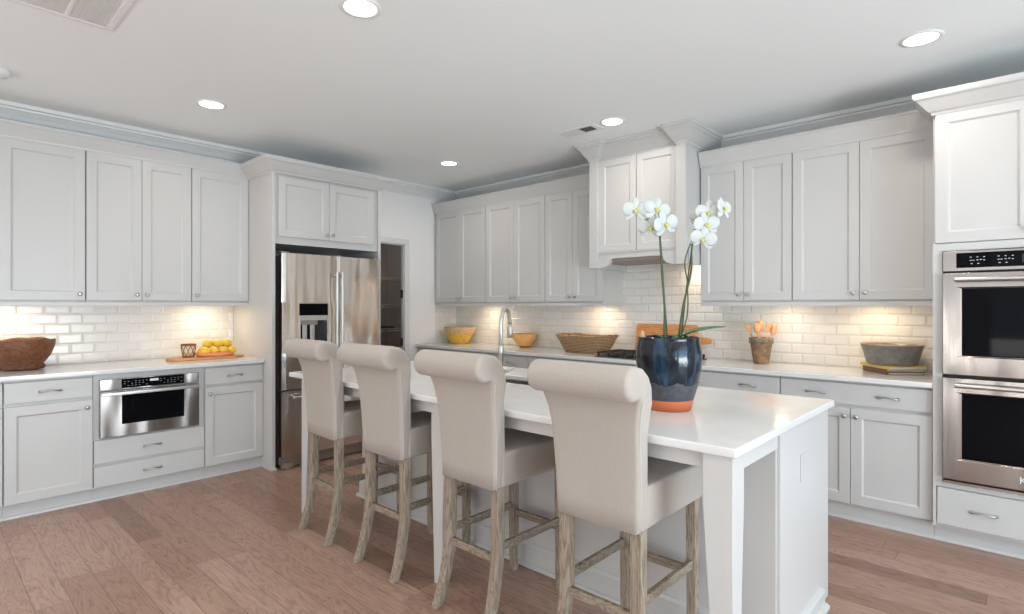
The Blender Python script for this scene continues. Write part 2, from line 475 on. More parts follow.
# door casing (thin) round the pantry opening
bm = newbm()
add_box(bm, XP - 0.045, PY1 - 0.012, 0, XP - 0.0005, PY1 - 0.0005, PZ - 0.012)
add_box(bm, XP - 0.045, PY0 + 0.0005, 0, XP - 0.0005, PY0 + 0.012, PZ - 0.012)
add_box(bm, XP - 0.045, PY0 + 0.0005, PZ - 0.012, XP - 0.0005, PY1 - 0.0005, PZ - 0.0005)
add_box(bm, XP + 0.0005, PY1 - 0.006, 0, XP + 0.016, PY1 + 0.06, PZ + 0.0)
add_box(bm, XP + 0.0005, PY0 - 0.03, 0, XP + 0.016, PY0 + 0.006, PZ + 0.0)
add_box(bm, XP + 0.0005, PY0 - 0.03, PZ + 0.0, XP + 0.016, PY1 + 0.06, PZ + 0.06)
casing = struct('door_1', bm, 'trim', bevel=0.003)
for z in (0.30, 0.944, 1.492):
    bm = newbm(); add_box(bm, XP - 0.04, PY1 - 0.016, z - 0.045, XP - 0.012, PY1 - 0.0125, z + 0.045)
    add_lathe(bm, [(0.006, -0.048), (0.006, 0.048)], 10, XP - 0.042, PY1 - 0.018, z)
    obj('hinge', bm, 'iron', casing, label='dark metal hinge')
# rear wall with wide windows, right wall with a wide glazed opening
def wall_with_openings(name, along, pos, th, a0, a1, ops):
    bm = newbm()
    def B(u0, u1, z0, z1):
        if along == 'x': add_box(bm, u0, pos, z0, u1, pos + th, z1)
        else: add_box(bm, pos, u0, z0, pos + th, u1, z1)
    u = a0
    for (p, q, z0, z1) in ops:
        B(u, p, 0, H); B(p, q, 0, z0) if z0 > 0.01 else None; B(p, q, z1, H); u = q
    B(u, a1, 0, H)
    return struct(name, bm, 'wall')
rear_ops = [(-4.7, -3.1, 0.5, 2.4), (-2.7, -0.9, 0.02, 2.4), (-0.4, 1.4, 0.5, 2.4)]
right_ops = [(-2.6, -0.9, 0.5, 2.4), (-0.4, 2.4, 0.02, 2.4)]
wall_with_openings('wall_rear', 'x', YR - 0.15, 0.15, -5.45, XR + 0.15, rear_ops)
wall_with_openings('wall_right', 'y', XR, 0.15, YR, YB, right_ops)
k = 0
for ops, ax in ((rear_ops, 'x'), (right_ops, 'y')):
    for (p, q, z0, z1) in ops:
        k += 1
        bm = newbm()
        def B(u0, u1, a, b, d0=0.03, d1=0.09):
            if ax == 'x': add_box(bm, u0, YR - d1, a, u1, YR - d0, b)
            else: add_box(bm, XR + d0, u0, a, XR + d1, u1, b)
        B(p, p + 0.07, z0, z1); B(q - 0.07, q, z0, z1); B(p + 0.07, q - 0.07, z0, z0 + 0.07); B(p + 0.07, q - 0.07, z1 - 0.07, z1)
        B((p + q) / 2 - 0.035, (p + q) / 2 + 0.035, z0 + 0.07, z1 - 0.07)
        struct('window_%d' % k, bm, 'trim')
# backsplash tiles
struct('trim_1', bx(XW, -0.6, CT, XW + 0.008, 2.02, 1.40), 'tile_y')
struct('trim_2', bx(XP, YB - 0.008, CT, -0.368, YB, 1.72), 'tile_x')
struct('trim_3', bx(XP, 4.27, CT, XP + 0.008, YB - 0.008, 1.40), 'tile_y')
# ceiling crown: left wall, jog, pantry wall, back wall
cprof = [(0, H - 0.125), (0.012, H - 0.125), (0.016, H - 0.105), (0.028, H - 0.10), (0.042, H - 0.075), (0.068, H - 0.048), (0.078, H - 0.042), (0.082, H - 0.03), (0.098, H - 0.026), (0.10, H), (0, H)]
bm = newbm()
sweep_molding(bm, [(-5.175, YR), (-5.175, 3.05), (XP, 3.05), (XP, YB), (-2.76, YB)], cprof)
struct('trim_6', bx(XW, YR, 2.45, -5.175, 3.05, H), 'wall')
struct('trim_4', bm, 'trim')
bm = newbm()
sweep_molding(bm, [(-1.87, YB), (XR, YB), (XR, YR), (-5.175, YR)], cprof)
struct('trim_5', bm, 'trim')
bprof = [(0, 0), (0.016, 0), (0.016, 0.09), (0.010, 0.105), (0, 0.11)]
bm = newbm(); sweep_molding(bm, [(0.55, YB), (XR, YB), (XR, 2.4)], bprof)
struct('baseboard_back', bm, 'trim')
bm = newbm(); sweep_molding(bm, [(XP, PY1 + 0.076), (XP, 3.99)], bprof)
struct('baseboard_left', bm, 'trim')
# pantry shelves
def pantry_shelf(z, label):
    s = thing('wire_shelf', label, 'shelf', (-6.55, 3.0, z), 0, None)
    bm = newbm()
    for k in range(9): add_tube(bm, [(-0.03 + 0.04 * k, 0, 0), (-0.03 + 0.04 * k, 1.58, 0)], 0.003, 6)
    add_tube(bm, [(0.29, 0, -0.03), (0.29, 1.58, -0.03)], 0.004, 6)
    for k in range(28): add_tube(bm, [(-0.04, 0.03 + k * 0.0575, 0.003), (0.29, 0.03 + k * 0.0575, 0.003), (0.295, 0.03 + k * 0.0575, -0.03)], 0.002, 5)
    obj('wire_grid', bm, 'white_plastic', s)
    for y in (0.5, 1.3):
        bm = newbm(); add_tube(bm, [(-0.045, y, -0.26), (0.27, y, -0.02)], 0.006, 6)
        obj('bracket', bm, 'white_plastic', s)
for z, l in ((1.74, 'white wire pantry shelf, topmost of the three in the doorway'), (1.37, 'white wire pantry shelf, middle one of the three in the doorway'), (1.05, 'white wire pantry shelf, lowest of the three in the doorway')):
    pantry_shelf(z, l)
for k, (y, z, w, h) in enumerate(((4.32, 1.055, 0.16, 0.022),)):
    o = obj('tray', merge(bx(-0.12, -w, 0, 0.12, w, 0.006), bx(-0.12, -w, 0, -0.11, w, h), bx(0.11, -w, 0, 0.12, w, h), bx(-0.12, -w, 0, 0.12, -w + 0.01, h), bx(-0.12, w - 0.01, 0, 0.12, w, h)), 'brown_cover', loc=(-6.40, y, z))
    tag(o, 'shallow dark tray lying on the lowest pantry shelf', 'tray')

# ------------------------------------------------------------------ cabinet parts
def door_bm(w, h, st=0.06, th=0.020, rec=0.010):
    """shaker door, local x 0..w, z 0..h, back at y=0, front at y=-th"""
    bm = newbm()
    def ring(x0, x1, z0, z1, y): return [bm.verts.new(p) for p in ((x0, y, z0), (x1, y, z0), (x1, y, z1), (x0, y, z1))]
    b = ring(0, w, 0, h, 0); a = ring(0, w, 0, h, -th)
    i1 = ring(st, w - st, st, h - st, -th); i2 = ring(st + 0.004, w - st - 0.004, st + 0.004, h - st - 0.004, -th + rec * 0.55)
    i3 = ring(st + 0.010, w - st - 0.010, st + 0.010, h - st - 0.010, -th + rec)
    bm.faces.new(b)
    for p, q in ((b, a), (a, i1), (i1, i2), (i2, i3)):
        for k in range(4): bm.faces.new((p[k], p[(k + 1) % 4], q[(k + 1) % 4], q[k]))
    bm.faces.new(i3)
    return bm
def knob_bm():
    bm = newbm()
    add_lathe(bm, [(0.009, 0), (0.009, 0.003), (0.005, 0.006), (0.005, 0.014), (0.012, 0.018), (0.0145, 0.023), (0.012, 0.028), (0.005, 0.030)], 16)
    return xform(bm, Matrix.Rotation(R(90), 4, 'X'))
def pull_bm(L=0.11):
    bm = newbm(); n = 12; pts = []; rs = []
    for k in range(n + 1):
        u = k / n; x = (u - 0.5) * L
        s = math.sin(PI * u)
        pts.append((x, -0.004 - 0.024 * s ** 0.7, -0.005 * math.cos(2 * PI * u)))
        rs.append(0.0075 - 0.0035 * s)
    add_tube(bm, pts, rs, 8)
    for s in (-1, 1):
        b2 = newbm(); add_lathe(b2, [(0.009, 0), (0.009, 0.004), (0.005, 0.006)], 12); xform(b2, Matrix.Translation((s * L * 0.49, 0, -0.004)) @ Matrix.Rotation(R(90), 4, 'X'))
        bm = merge(bm, b2)
    return bm
def add_door(p, x, z, w, h, knob=None, name='door', st=0.06, y=0.0):
    d = obj(name, door_bm(w, h, st), 'cab', p, bevel=0.0015, seg=1, loc=(x, y, z))
    if knob: obj('knob', knob_bm(), 'nickel', d, smooth=True, loc=(knob[0], -0.020, knob[1]))
    return d
def add_drawer(p, x, z, w, h, pulls=(0.5,), y=0.0):
    d = obj('drawer', bx(0, -0.020, 0, w, 0, h), 'cab', p, bevel=0.003, seg=2, loc=(x, y, z))
    for u in pulls: obj('handle', pull_bm(), 'nickel', d, smooth=True, loc=(u * w if u <= 1 else u, -0.020, h / 2))
    return d
G = 0.003
def upper_cab(name, label, loc, rotz, w, z0, z1, ndoors, knobside, depth=0.34, group=None):
    p = thing(name, label, 'cabinet', loc, rotz, group)
    obj('body', bx(0.001, 0.020, z0, w - 0.001, depth, z1), 'cab', p)
    dw = (w - G * (ndoors + 1)) / ndoors
    for k in range(ndoors):
        side = knobside[k]
        kx = 0.032 if side == 'l' else dw - 0.032
        add_door(p, G + k * (dw + G), z0 + 0.012, dw, z1 - z0 - 0.012, (kx, 0.045), y=0.020)
    return p
def base_cab(name, label, loc, rotz, w, depth, layout, group=None, stile=0.0):
    """layout: list of ('drawer', z0, z1, pulls) / ('doors', z0, z1, n, sides)"""
    p = thing(name, label, 'cabinet', loc, rotz, group)
    bm = newbm(); add_box(bm, 0.001, 0.020, 0.10, w - 0.001, depth, 0.882)
    obj('body', bm, 'cab', p)
    bm = newbm(); add_box(bm, 0.0, 0.050, 0.0, w, 0.064, 0.099)
    add_prism(bm, [(0.036, 0.0), (0.05, 0.0), (0.05, 0.020), (0.043, 0.017), (0.038, 0.010)], 0, w, 'x')
    obj('toe_board', bm, 'cab', p)
    for it in layout:
        if it[0] == 'drawer': add_drawer(p, G + stile, it[1], w - 2 * G - 2 * stile, it[2] - it[1], it[3], y=0.020)
        else:
            n = it[3]; dw = (w - 2 * stile - G * (n + 1)) / n
            for k in range(n):
                kx = 0.032 if it[4][k] == 'l' else dw - 0.032
                add_door(p, stile + G + k * (dw + G), it[1], dw, it[2] - it[1], (kx, it[2] - it[1] - 0.05), y=0.020)
    return p

# ================================================================== LEFT WALL CABINETS
RL = R(90)          # fronts face +x
XF = -4.685         # lower door front plane
XU = -4.98          # upper door front plane
UB, UT = 1.385, 2.478; UTB = 2.445
upper_cab('upper_cabinet', 'white wall cabinet with one wide door above the carved brown bowl', (XU, 0.405, 0), RL, 0.466, UB, UT, 1, 'r')
upper_cab('upper_cabinet', 'white double-door wall cabinet above the built-in microwave drawer', (XU, 0.873, 0), RL, 0.694, UB, UT, 2, 'rl')
upper_cab('upper_cabinet', 'white single-door wall cabinet right beside the refrigerator surround', (XU, 1.568, 0), RL, 0.452, UB, UT, 1, 'l')
upper_cab('upper_cabinet', 'white wall cabinet at the outer end of the left wall, beyond the bowl', (XU, -0.20, 0), RL, 0.604, UB, UT, 1, 'r')
DR = ('drawer', 0.735, 0.868, (0.5,))
base_cab('base_cabinet', 'white base cabinet with drawer and door below the carved brown bowl', (XF, 0.405, 0), RL, 0.456, 0.63, [DR, ('doors', 0.100, 0.715, 1, 'r')])
base_cab('base_cabinet', 'white base cabinet holding the microwave drawer with two plain drawers under it', (XF, 0.862, 0), RL, 0.704, 0.63, [('drawer', 0.262, 0.425, (0.5,)), ('drawer', 0.100, 0.242, (0.5,))])
base_cab('base_cabinet', 'white base cabinet with drawer and door beside the refrigerator', (XF, 1.567, 0), RL, 0.453, 0.63, [DR, ('doors', 0.100, 0.715, 1, 'l')])
base_cab('base_cabinet', 'white base cabinet at the outer end of the left wall', (XF, -0.20, 0), RL, 0.604, 0.63, [DR, ('doors', 0.100, 0.715, 1, 'r')])

def fascia(b, t_): return [(-0.01, b), (0.004, b), (0.006, b + 0.015), (0.040, t_ - 0.014), (0.046, t_ - 0.010), (0.046, t_), (-0.01, t_)]
fasc = fascia(UT, 2.577); fascb = fascia(UTB, 2.562)
bm = newbm(); sweep_molding(bm, [(XU, -0.2), (XU, 2.02)], fasc)
tag(obj('crown_molding', bm, 'cab'), 'slim white crown strip along the tops of the left wall cabinets', 'molding')
tag(obj('light_rail', bx(XU - 0.02, -0.2, UB - 0.03, XU - 0.002, 2.02, UB - 0.001), 'cab', bevel=0.002), 'white light rail under the wall cabinets over the microwave counter', 'molding')
tag(obj('countertop', bx(XW + 0.0085, -0.2, 0.883, -4.655, 2.019, CT), 'quartz', bevel=0.004), 'white quartz countertop on the left run with the brown bowl', 'countertop')

# microwave drawer (local: x along wall, -y to room); face plane of cabinet at y=0.02
mw = thing('microwave_drawer', 'stainless microwave drawer built in below the left counter', 'microwave', (XF, 0.896, 0.438), RL)
W_, H_ = 0.625, 0.405
obj('trim_panel', merge(bx(0, -0.012, 0.330, W_, 0.0185, H_)), 'steel', mw, bevel=0.003)
dr = obj('drawer_front', bx(0, -0.022, 0, W_, 0.0185, 0.322), 'steel', mw, bevel=0.005)
obj('window', merge(bx(0.125, -0.0245, 0.085, 0.520, -0.0225, 0.290)), 'blackglass', dr, bevel=0.006, label='black glass window')
bm = newbm(); add_tube(bm, [(0.0, -0.052, 0.305), (W_, -0.052, 0.305)], 0.0155, 4, sq=True)
for x in (0.03, W_ - 0.03): add_box(bm, x - 0.02, -0.05, 0.298, x + 0.02, -0.022, 0.312)
obj('handle', bm, 'chrome', dr, bevel=0.003)
cp = obj('control_panel', bx(0.125, -0.0145, 0.336, 0.520, -0.0125, H_ - 0.004), 'blackglass', mw, label='black touch control strip')
bm = newbm()
for k in range(17):
    if 7 <= k <= 9: continue
    for r_ in (0.350, 0.365, 0.380):
        if (k * 7 + int(r_ * 200)) % 5 == 0: continue
        add_box(bm, 0.138 + k * 0.0225, -0.0153, r_, 0.138 + k * 0.0225 + 0.010, -0.0147, r_ + 0.003)
obj('control_marks', bm, 'grey_print', cp)
obj('display', bx(0.298, -0.0155, 0.372, 0.352, -0.0147, 0.388), 'mark', cp)

# ---- refrigerator surround: panels and over-fridge cabinet as one tall unit
XE = -4.52
en = thing('fridge_surround', 'tall white surround of side panels around the refrigerator', 'cabinet', (XE, 2.02, 0), RL)
obj('side_panel', bx(0.0, 0, 0, 0.028, 0.80, 2.485), 'cab', en, bevel=0.002)
obj('side_panel', bx(1.020, 0, 0, 1.048, 0.62, 2.485), 'cab', en, bevel=0.002)
obj('base_block', bx(-0.012, -0.010, 0, 0.040, 0.12, 0.018), 'cab', en, bevel=0.003)
ca = thing('upper_cabinet', 'white double-door cabinet above the refrigerator', 'cabinet', (XE, 2.048, 0), RL)
obj('body', bx(0.001, 0.020, 1.875, 0.991, 0.62, 2.485), 'cab', ca)
add_door(ca, 0.028, 1.935, 0.455, 0.50, (0.455 - 0.028, 0.045), y=0.020)
add_door(ca, 0.028 + 0.458, 1.935, 0.455, 0.50, (0.028, 0.045), y=0.020)
big = [(-0.01, 2.455), (0.004, 2.455), (0.010, 2.47), (0.020, 2.475), (0.070, 2.535), (0.080, 2.54), (0.085, 2.55), (0.088, 2.572), (-0.01, 2.572)]
bm = newbm(); sweep_molding(bm, [(-0.002, 0.46), (-0.002, 0), (1.050, 0), (1.050, 0.6)], big)
obj('crown', bm, 'cab', en)

# ---- refrigerator
fr = thing('refrigerator', 'stainless steel french-door refrigerator with ice and water dispenser', 'refrigerator', (-4.470, 2.078, 0), RL)
FW = 0.948
obj('body', bx(0.006, 0.060, 0.03, FW - 0.006, 0.72, 1.775), 'steel_side', fr, bevel=0.004)
def curved_front(x0, x1, z0, z1, holes=None, bow=0.004, th=0.058):
    bm = newbm(); n = 14; poly = []
    for k in range(n + 1):
        u = k / n; xx = x0 + (x1 - x0) * u
        e = min(u, 1 - u) * (x1 - x0)
        r = 0.006
        yy = -bow * math.sin(PI * u)
        if e < r: yy += (r - math.sqrt(max(0, r * r - (r - e) ** 2))) * 0.9
        poly.append((xx, yy))
    poly += [(x1, th), (x0, th)]
    add_prism(bm, poly, z0, z1, 'z'); return bm
# left door is built around the dispenser opening (x 0.156..0.403, z 0.97..1.232)
dl = curved_front(0, 0.494, 1.385, 1.795)
ld = obj('door', merge(dl, curved_front(0, 0.494, 0.66, 0.965), bx(0.0, -0.004, 0.965, 0.150, 0.058, 1.385), bx(0.409, -0.004, 0.965, 0.494, 0.058, 1.385), bx(0.150, 0.050, 0.965, 0.409, 0.058, 1.385)), 'fridge_steel', fr, bevel=0.0)
dsp = obj('dispenser', merge(bx(0.150, -0.007, 1.232, 0.409, 0.05, 1.275), bx(0.150, -0.007, 0.965, 0.158, 0.05, 1.232), bx(0.401, -0.007, 0.965, 0.409, 0.05, 1.232), bx(0.158, -0.007, 0.965, 0.401, 0.05, 0.985), bx(0.150, -0.007, 1.376, 0.409, 0.05, 1.385)), 'chrome', ld)
obj('display', bx(0.152, -0.009, 1.275, 0.407, 0.05, 1.376), 'blackglass', dsp, label='glossy black display')
obj('niche', bx(0.158, 0.040, 0.985, 0.401, 0.049, 1.232), 'black', dsp)
obj('paddle', bx(0.185, 0.012, 1.05, 0.225, 0.026, 1.20), 'chrome', dsp, bevel=0.003)
obj('paddle', bx(0.255, 0.012, 1.05, 0.295, 0.026, 1.20), 'chrome', dsp, bevel=0.003)
obj('spout_housing', bx(0.165, 0.0, 1.195, 0.315, 0.04, 1.230), 'steel_side', dsp)
rd = obj('door', curved_front(0.498, FW, 0.66, 1.795), 'fridge_steel', fr)
fz = obj('freezer_drawer', curved_front(0, FW, 0.105, 0.648), 'fridge_steel', fr)
def bar_handle(p, a, b, off=0.055, r=0.011, mname='chrome'):
    a = Vector(a); b = Vector(b); bm = newbm(); o_ = Vector((0, -off, 0))
    add_tube(bm, [a + o_, b + o_], r, 12)
    d = (b - a).normalized()
    for q in (a + d * 0.03, b - d * 0.03): add_tube(bm, [q, q + o_], r * 0.8, 8)
    return obj('handle', bm, mname, p, smooth=False, bevel=0.002)
bar_handle(ld, (0.470, -0.004, 0.76), (0.470, -0.004, 1.655))
bar_handle(rd, (0.522, -0.004, 0.76), (0.522, -0.004, 1.655))
bar_handle(fz, (0.07, -0.006, 0.60), (FW - 0.07, -0.006, 0.60))
obj('kick_grille', merge(bx(0.02, 0.035, 0.012, FW - 0.02, 0.06, 0.098), *[bx(0.06, 0.032, 0.028 + 0.012 * k, FW - 0.06, 0.035, 0.033 + 0.012 * k) for k in range(5)]), 'steel_side', fr)
for x in (0.05, FW - 0.05): obj('foot', merge(bx(x - 0.045, -0.005, 0.012, x + 0.045, 0.04, 0.055), add_lathe(newbm(), [(0.016, 0), (0.016, 0.014)], 12, x, 0.01)), 'steel_side', fr, bevel=0.003)
for x in (0.035, FW - 0.035): obj('hinge_cap', bx(x - 0.03, 0.01, 1.796, x + 0.03, 0.12, 1.808), 'steel_side', fr, bevel=0.003)

# ================================================================== BACK WALL CABINETS
YF = 3.995; YU = 4.25
cuts = [-5.135, -4.285, -3.456, -2.785]
labs = ['white double-door wall cabinet in the far corner above the yellow bowl', 'white double-door wall cabinet above the small amber bowl', 'white double-door wall cabinet just left of the range hood, above the wicker basket']
labs[2] = 'white double-door wall cabinet beside the range hood, above the wicker basket'
for k in range(3): upper_cab('upper_cabinet', labs[k], (cuts[k], YU, 0), 0, cuts[k + 1] - cuts[k] - 0.001, UB, UTB, 2, 'rl')
cuts = [-1.868, -1.193, -0.368]
labs = ['white double-door wall cabinet directly behind the orchid blooms', 'white double-door wall cabinet above the grey bowl, touching the oven tower']
for k in range(2): upper_cab('upper_cabinet', labs[k], (cuts[k], YU, 0), 0, cuts[k + 1] - cuts[k] - 0.001, UB, UTB, 2, 'rl')
bm = newbm(); sweep_molding(bm, [(-5.155, YU), (-2.785, YU), (-2.785, YB - 0.01)], fascb)
tag(obj('crown_molding', bm, 'cab'), 'slim white crown strip on the back wall cabinets over the two small bowls', 'molding')
bm = newbm(); sweep_molding(bm, [(-1.868, YU), (-0.368, YU)], fascb)
tag(obj('crown_molding', bm, 'cab'), 'slim white crown strip on the cabinets between range hood and oven tower', 'molding')
tag(obj('light_rail', merge(bx(-5.135, YU + 0.002, UB - 0.03, -2.787, YU + 0.02, UB - 0.001), bx(-2.805, YU + 0.021, UB - 0.03, -2.787, YB - 0.012, UB - 0.001)), 'cab'), 'white light rail under the wall cabinets over the two small bowls', 'molding')
tag(obj('light_rail', bx(-1.868, YU + 0.002, UB - 0.03, -0.369, YU + 0.02, UB - 0.001), 'cab'), 'white light rail under the wall cabinets over the utensil crock', 'molding')
WD = ('drawer', 0.735, 0.868, (0.26, 0.74))
lay2 = [WD, ('doors', 0.115, 0.715, 2, 'rl')]
bl = [(-5.155, -4.285, 'white base cabinet in the far corner under the yellow bowl', lay2), (-4.285, -3.456, 'white base cabinet with drawer under the small amber bowl', lay2), (-3.456, -2.765, 'white base cabinet under the wicker basket', lay2),
      (-2.765, -2.02, 'white base cabinet under the cooktop', lay2), (-2.02, -1.197, 'white base cabinet under the utensil crock with a wide two-handled drawer', lay2), (-1.197, -0.368, 'white two-door base cabinet with a wide drawer under the grey bowl', lay2)]
for a, b, l, lay in bl: base_cab('base_cabinet', l, (a, YF, 0), 0, b - a - 0.001, 0.59, lay)
tag(obj('countertop', bx(XP + 0.0085, 3.965, 0.883, -0.368, YB - 0.0085, CT), 'quartz', bevel=0.004), 'white quartz countertop along the back wall under the hood', 'countertop')

# ---- range hood (wooden, to the ceiling)
HX0, HX1 = -2.757, -1.872
hd = thing('range_hood', 'white wooden range hood with two panel doors reaching the ceiling', 'range hood', (HX0, 4.0, 0), 0)
hw = HX1 - HX0
obj('body', merge(bx(0.004, 0.050, 1.775, hw - 0.004, 0.598, 2.749), bx(0.0, 0.04, 1.68, 0.018, 0.598, 1.775), bx(hw - 0.018, 0.04, 1.68, hw, 0.598, 1.775)), 'cab', hd)
for x in (0.0, hw - 0.082): obj('pilaster', bx(x, 0, 1.678, x + 0.082, 0.052, 2.70), 'cab', hd, bevel=0.003)
# arched lower rail
x0, x1 = 0.082, hw - 0.082
REC = 0.045
poly = [(x0, 1.805), (x0, 1.680), (x0 + 0.055, 1.682)]
for k in range(7):
    a = R(90) * k / 6
    poly.append((x0 + 0.055 + 0.065 * math.sin(a), 1.690 + 0.060 * (1 - math.cos(a))))
poly += [(x0 + 0.15, 1.756)]
poly += [(x0 + x1 - px_, z) for px_, z in reversed(poly)]
bm = newbm(); add_prism(bm, poly, 0.020, 0.055, 'y'); obj('arched_rail', bm, 'cab', hd, bevel=0.0015, seg=1)
obj('ledge', bx(x0, 0.012, 1.800, x1, 0.05, 1.812), 'cab', hd, bevel=0.003)
dw = (x1 - x0 - 0.006) / 2
for k in range(2): add_door(hd, x0 + k * (dw + 0.006), 1.815, dw, 2.60 - 1.815, None, y=0.050, st=0.055)
obj('filter_insert', merge(bx(0.02, 0.05, 1.735, hw - 0.02, 0.59, 1.774)), 'steel_side', hd, label='dark metal filter under the hood')
hprof = [(-0.01, 2.60), (0.004, 2.60), (0.008, 2.622), (0.016, 2.628), (0.030, 2.650), (0.060, 2.700), (0.070, 2.708), (0.074, 2.72), (0.084, 2.726), (0.086, 2.749), (-0.01, 2.749)]
bm = newbm(); sweep_molding(bm, [(0, 0.59), (0, 0), (0.082, 0), (0.082, 0.055), (hw - 0.082, 0.055), (hw - 0.082, 0), (hw, 0), (hw, 0.59)][::1], hprof)
obj('crown', bm, 'cab', hd)

# ---- oven tower
ox = thing('oven_cabinet', 'tall white cabinet tower housing the double oven', 'cabinet', (-0.367, 3.965, 0), 0)
OW = 0.862
obj('body', merge(bx(0.0, 0.020, 0.10, OW, 0.634, 0.360), bx(0.0, 0.020, 1.665, OW, 0.634, 2.485), bx(0.0, 0.0, 0.360, 0.044, 0.634, 1.665), bx(OW - 0.050, 0.0, 0.360, OW, 0.634, 1.665), bx(0.05, 0.60, 0.36, OW - 0.05, 0.634, 1.665)), 'cab', ox)
obj('face_rail', bx(0.0, 0.004, 1.665, OW, 0.020, 1.708), 'cab', ox)
obj('face_rail', bx(0, 0.004, 0.332, OW, 0.020, 0.360), 'cab', ox)
obj('toe_board', merge(bx(0, 0.080, 0, OW, 0.094, 0.099), add_prism(newbm(), [(0.066, 0.0), (0.08, 0.0), (0.08, 0.020), (0.073, 0.017), (0.068, 0.010)], 0, OW, 'x')), 'cab', ox)
obj('corner_post', bx(0, 0.0, 0.10, 0.016, 0.020, 0.332), 'cab', ox)
add_drawer(ox, 0.020, 0.118, OW - 0.04, 0.208, (0.245, 0.755), y=0.020)
for k in range(2): add_door(ox, 0.010 + k * 0.423, 1.712, 0.418, 0.74, (0.39 if k == 0 else 0.03, 0.05), y=0.020)
bm = newbm(); sweep_molding(bm, [(0, 0.61), (0, 0), (0.862, 0), (0.862, 0.61)], [(o_, z - 0.012) for o_, z in big])
obj('crown', bm, 'cab', ox)

ov = thing('double_oven', 'stainless double wall oven with black glass doors and tubular handles', 'oven', (-0.320, 3.945, 0), 0)
W_ = 0.760
obj('chassis', bx(0.004, 0.026, 0.362, W_ - 0.004, 0.55, 1.660), 'dark', ov)
obj('control_frame', bx(0, 0.0, 1.548, W_, 0.026, 1.660), 'steel', ov, bevel=0.003)
cp = obj('control_panel', bx(0.060, -0.003, 1.566, W_ - 0.060, 0.001, 1.648), 'blackglass', ov, label='black glass control panel')
bm = newbm()
for cx in (0.150, 0.265):
    for dx, dz in ((-0.035, 0.022), (0, 0.022), (0.035, 0.022), (-0.035, 0), (0, 0.002), (0.035, 0), (-0.02, 0), (0.018, 0.004), (-0.030, -0.022), (0.005, -0.022)):
        add_box(bm, cx + dx * 0.8 - 0.004, -0.0042, 1.605 + dz * 0.8 - 0.0014, cx + dx * 0.8 + 0.004, -0.0031, 1.605 + dz * 0.8 + 0.0014)
obj('control_marks', bm, 'mark', cp)
obj('display', bx(0.330, -0.0040, 1.585, 0.430, -0.0031, 1.630), 'black', cp)
def oven_door(z0, z1, w0, w1, hz):
    bm = newbm()
    a = 0.084
    def ring(x0, x1, q0, q1, y): return [bm.verts.new(p) for p in ((x0, y, q0), (x1, y, q0), (x1, y, q1), (x0, y, q1))]
    r0 = ring(0, W_, z0, z1, 0.026); r1 = ring(0, W_, z0, z1, -0.012); r2 = ring(a - 0.022, W_ - a + 0.022, w0 - 0.004, w1 + 0.004, -0.016); r3 = ring(a, W_ - a, w0 + 0.003, w1 - 0.003, -0.006)
    for p, q in ((r0, r1), (r1, r2), (r2, r3)):
        for k in range(4): bm.faces.new((p[k], p[(k + 1) % 4], q[(k + 1) % 4], q[k]))
    bm.faces.new(r0); bm.faces.new(r3)
    d = obj('oven_door', bm, 'steel', ov, bevel=0.003)
    obj('window', bx(a, -0.0075, w0 + 0.004, W_ - a, -0.0061, w1 - 0.004), 'blackglass', d, label='black glass oven window')
    bm = newbm(); add_tube(bm, [(0.055, -0.062, hz), (W_ - 0.055, -0.062, hz)], 0.0125, 14)
    for x in (0.075, W_ - 0.075): add_tube(bm, [(x, -0.012, hz), (x, -0.062, hz)], 0.010, 10)
    obj('handle', bm, 'chrome', d, bevel=0.003)
    return d
oven_door(0.972, 1.538, 1.077, 1.455, 1.500)
d2 = oven_door(0.388, 0.954, 0.505, 0.872, 0.918)
obj('vent_strip', merge(bx(0.0, 0.0, 0.362, W_, 0.026, 0.376)), 'steel', ov)
def text_mesh(s, size, depth=0.001):
    cu = bpy.data.curves.new('txt', 'FONT'); cu.body = s; cu.size = size; cu.extrude = depth; cu.align_x = 'LEFT'; cu.align_y = 'CENTER'
    o = bpy.data.objects.new('txt', cu); C.objects.link(o)
    bpy.context.view_layer.update()
    dg = bpy.context.evaluated_depsgraph_get()
    me = bpy.data.meshes.new_from_object(o.evaluated_get(dg))
    bm = newbm(); bm.from_mesh(me)
    bpy.data.objects.remove(o); bpy.data.curves.remove(cu); bpy.data.meshes.remove(me)
    return xform(bm, Matrix.Rotation(R(90), 4, 'X'))
obj('logo_badge', text_mesh('K', 0.05), 'mark', d2, loc=(0.318, -0.0165, 0.442))

# ---- cooktop
ck = thing('cooktop', 'black gas cooktop set in the back counter beneath the hood', 'cooktop', (-2.31, 4.24, CT), 0)
obj('glass_top', bx(-0.42, -0.20, 0.0005, 0.42, 0.20, 0.009), 'black', ck, bevel=0.004)
for sx in (-0.28, 0, 0.28):
    bm = newbm()
    z = 0.045
    for y in (-0.17, 0.17): add_box(bm, sx - 0.125, y - 0.006, z - 0.012, sx + 0.125, y + 0.006, z)
    for x in (-0.125, -0.042, 0.042, 0.125): add_box(bm, sx + x - 0.006, -0.17, z - 0.012, sx + x + 0.006, 0.17, z)
    add_box(bm, sx - 0.125, -0.006, z - 0.012, sx + 0.125, 0.006, z)
    for x in (-0.12, 0.12):
        for y in (-0.165, 0, 0.165): add_box(bm, sx + x - 0.008, y - 0.008, 0.009, sx + x + 0.008, y + 0.008, z - 0.006)
    obj('grate', bm, 'iron', ck)
for x, y in ((-0.28, -0.09), (-0.28, 0.09), (0.28, -0.09), (0.28, 0.09), (0, 0)):
    obj('burner', add_lathe(newbm(), [(0.045, 0.009), (0.045, 0.020), (0.032, 0.024), (0.030, 0.030)], 20, x, y), 'iron', ck)
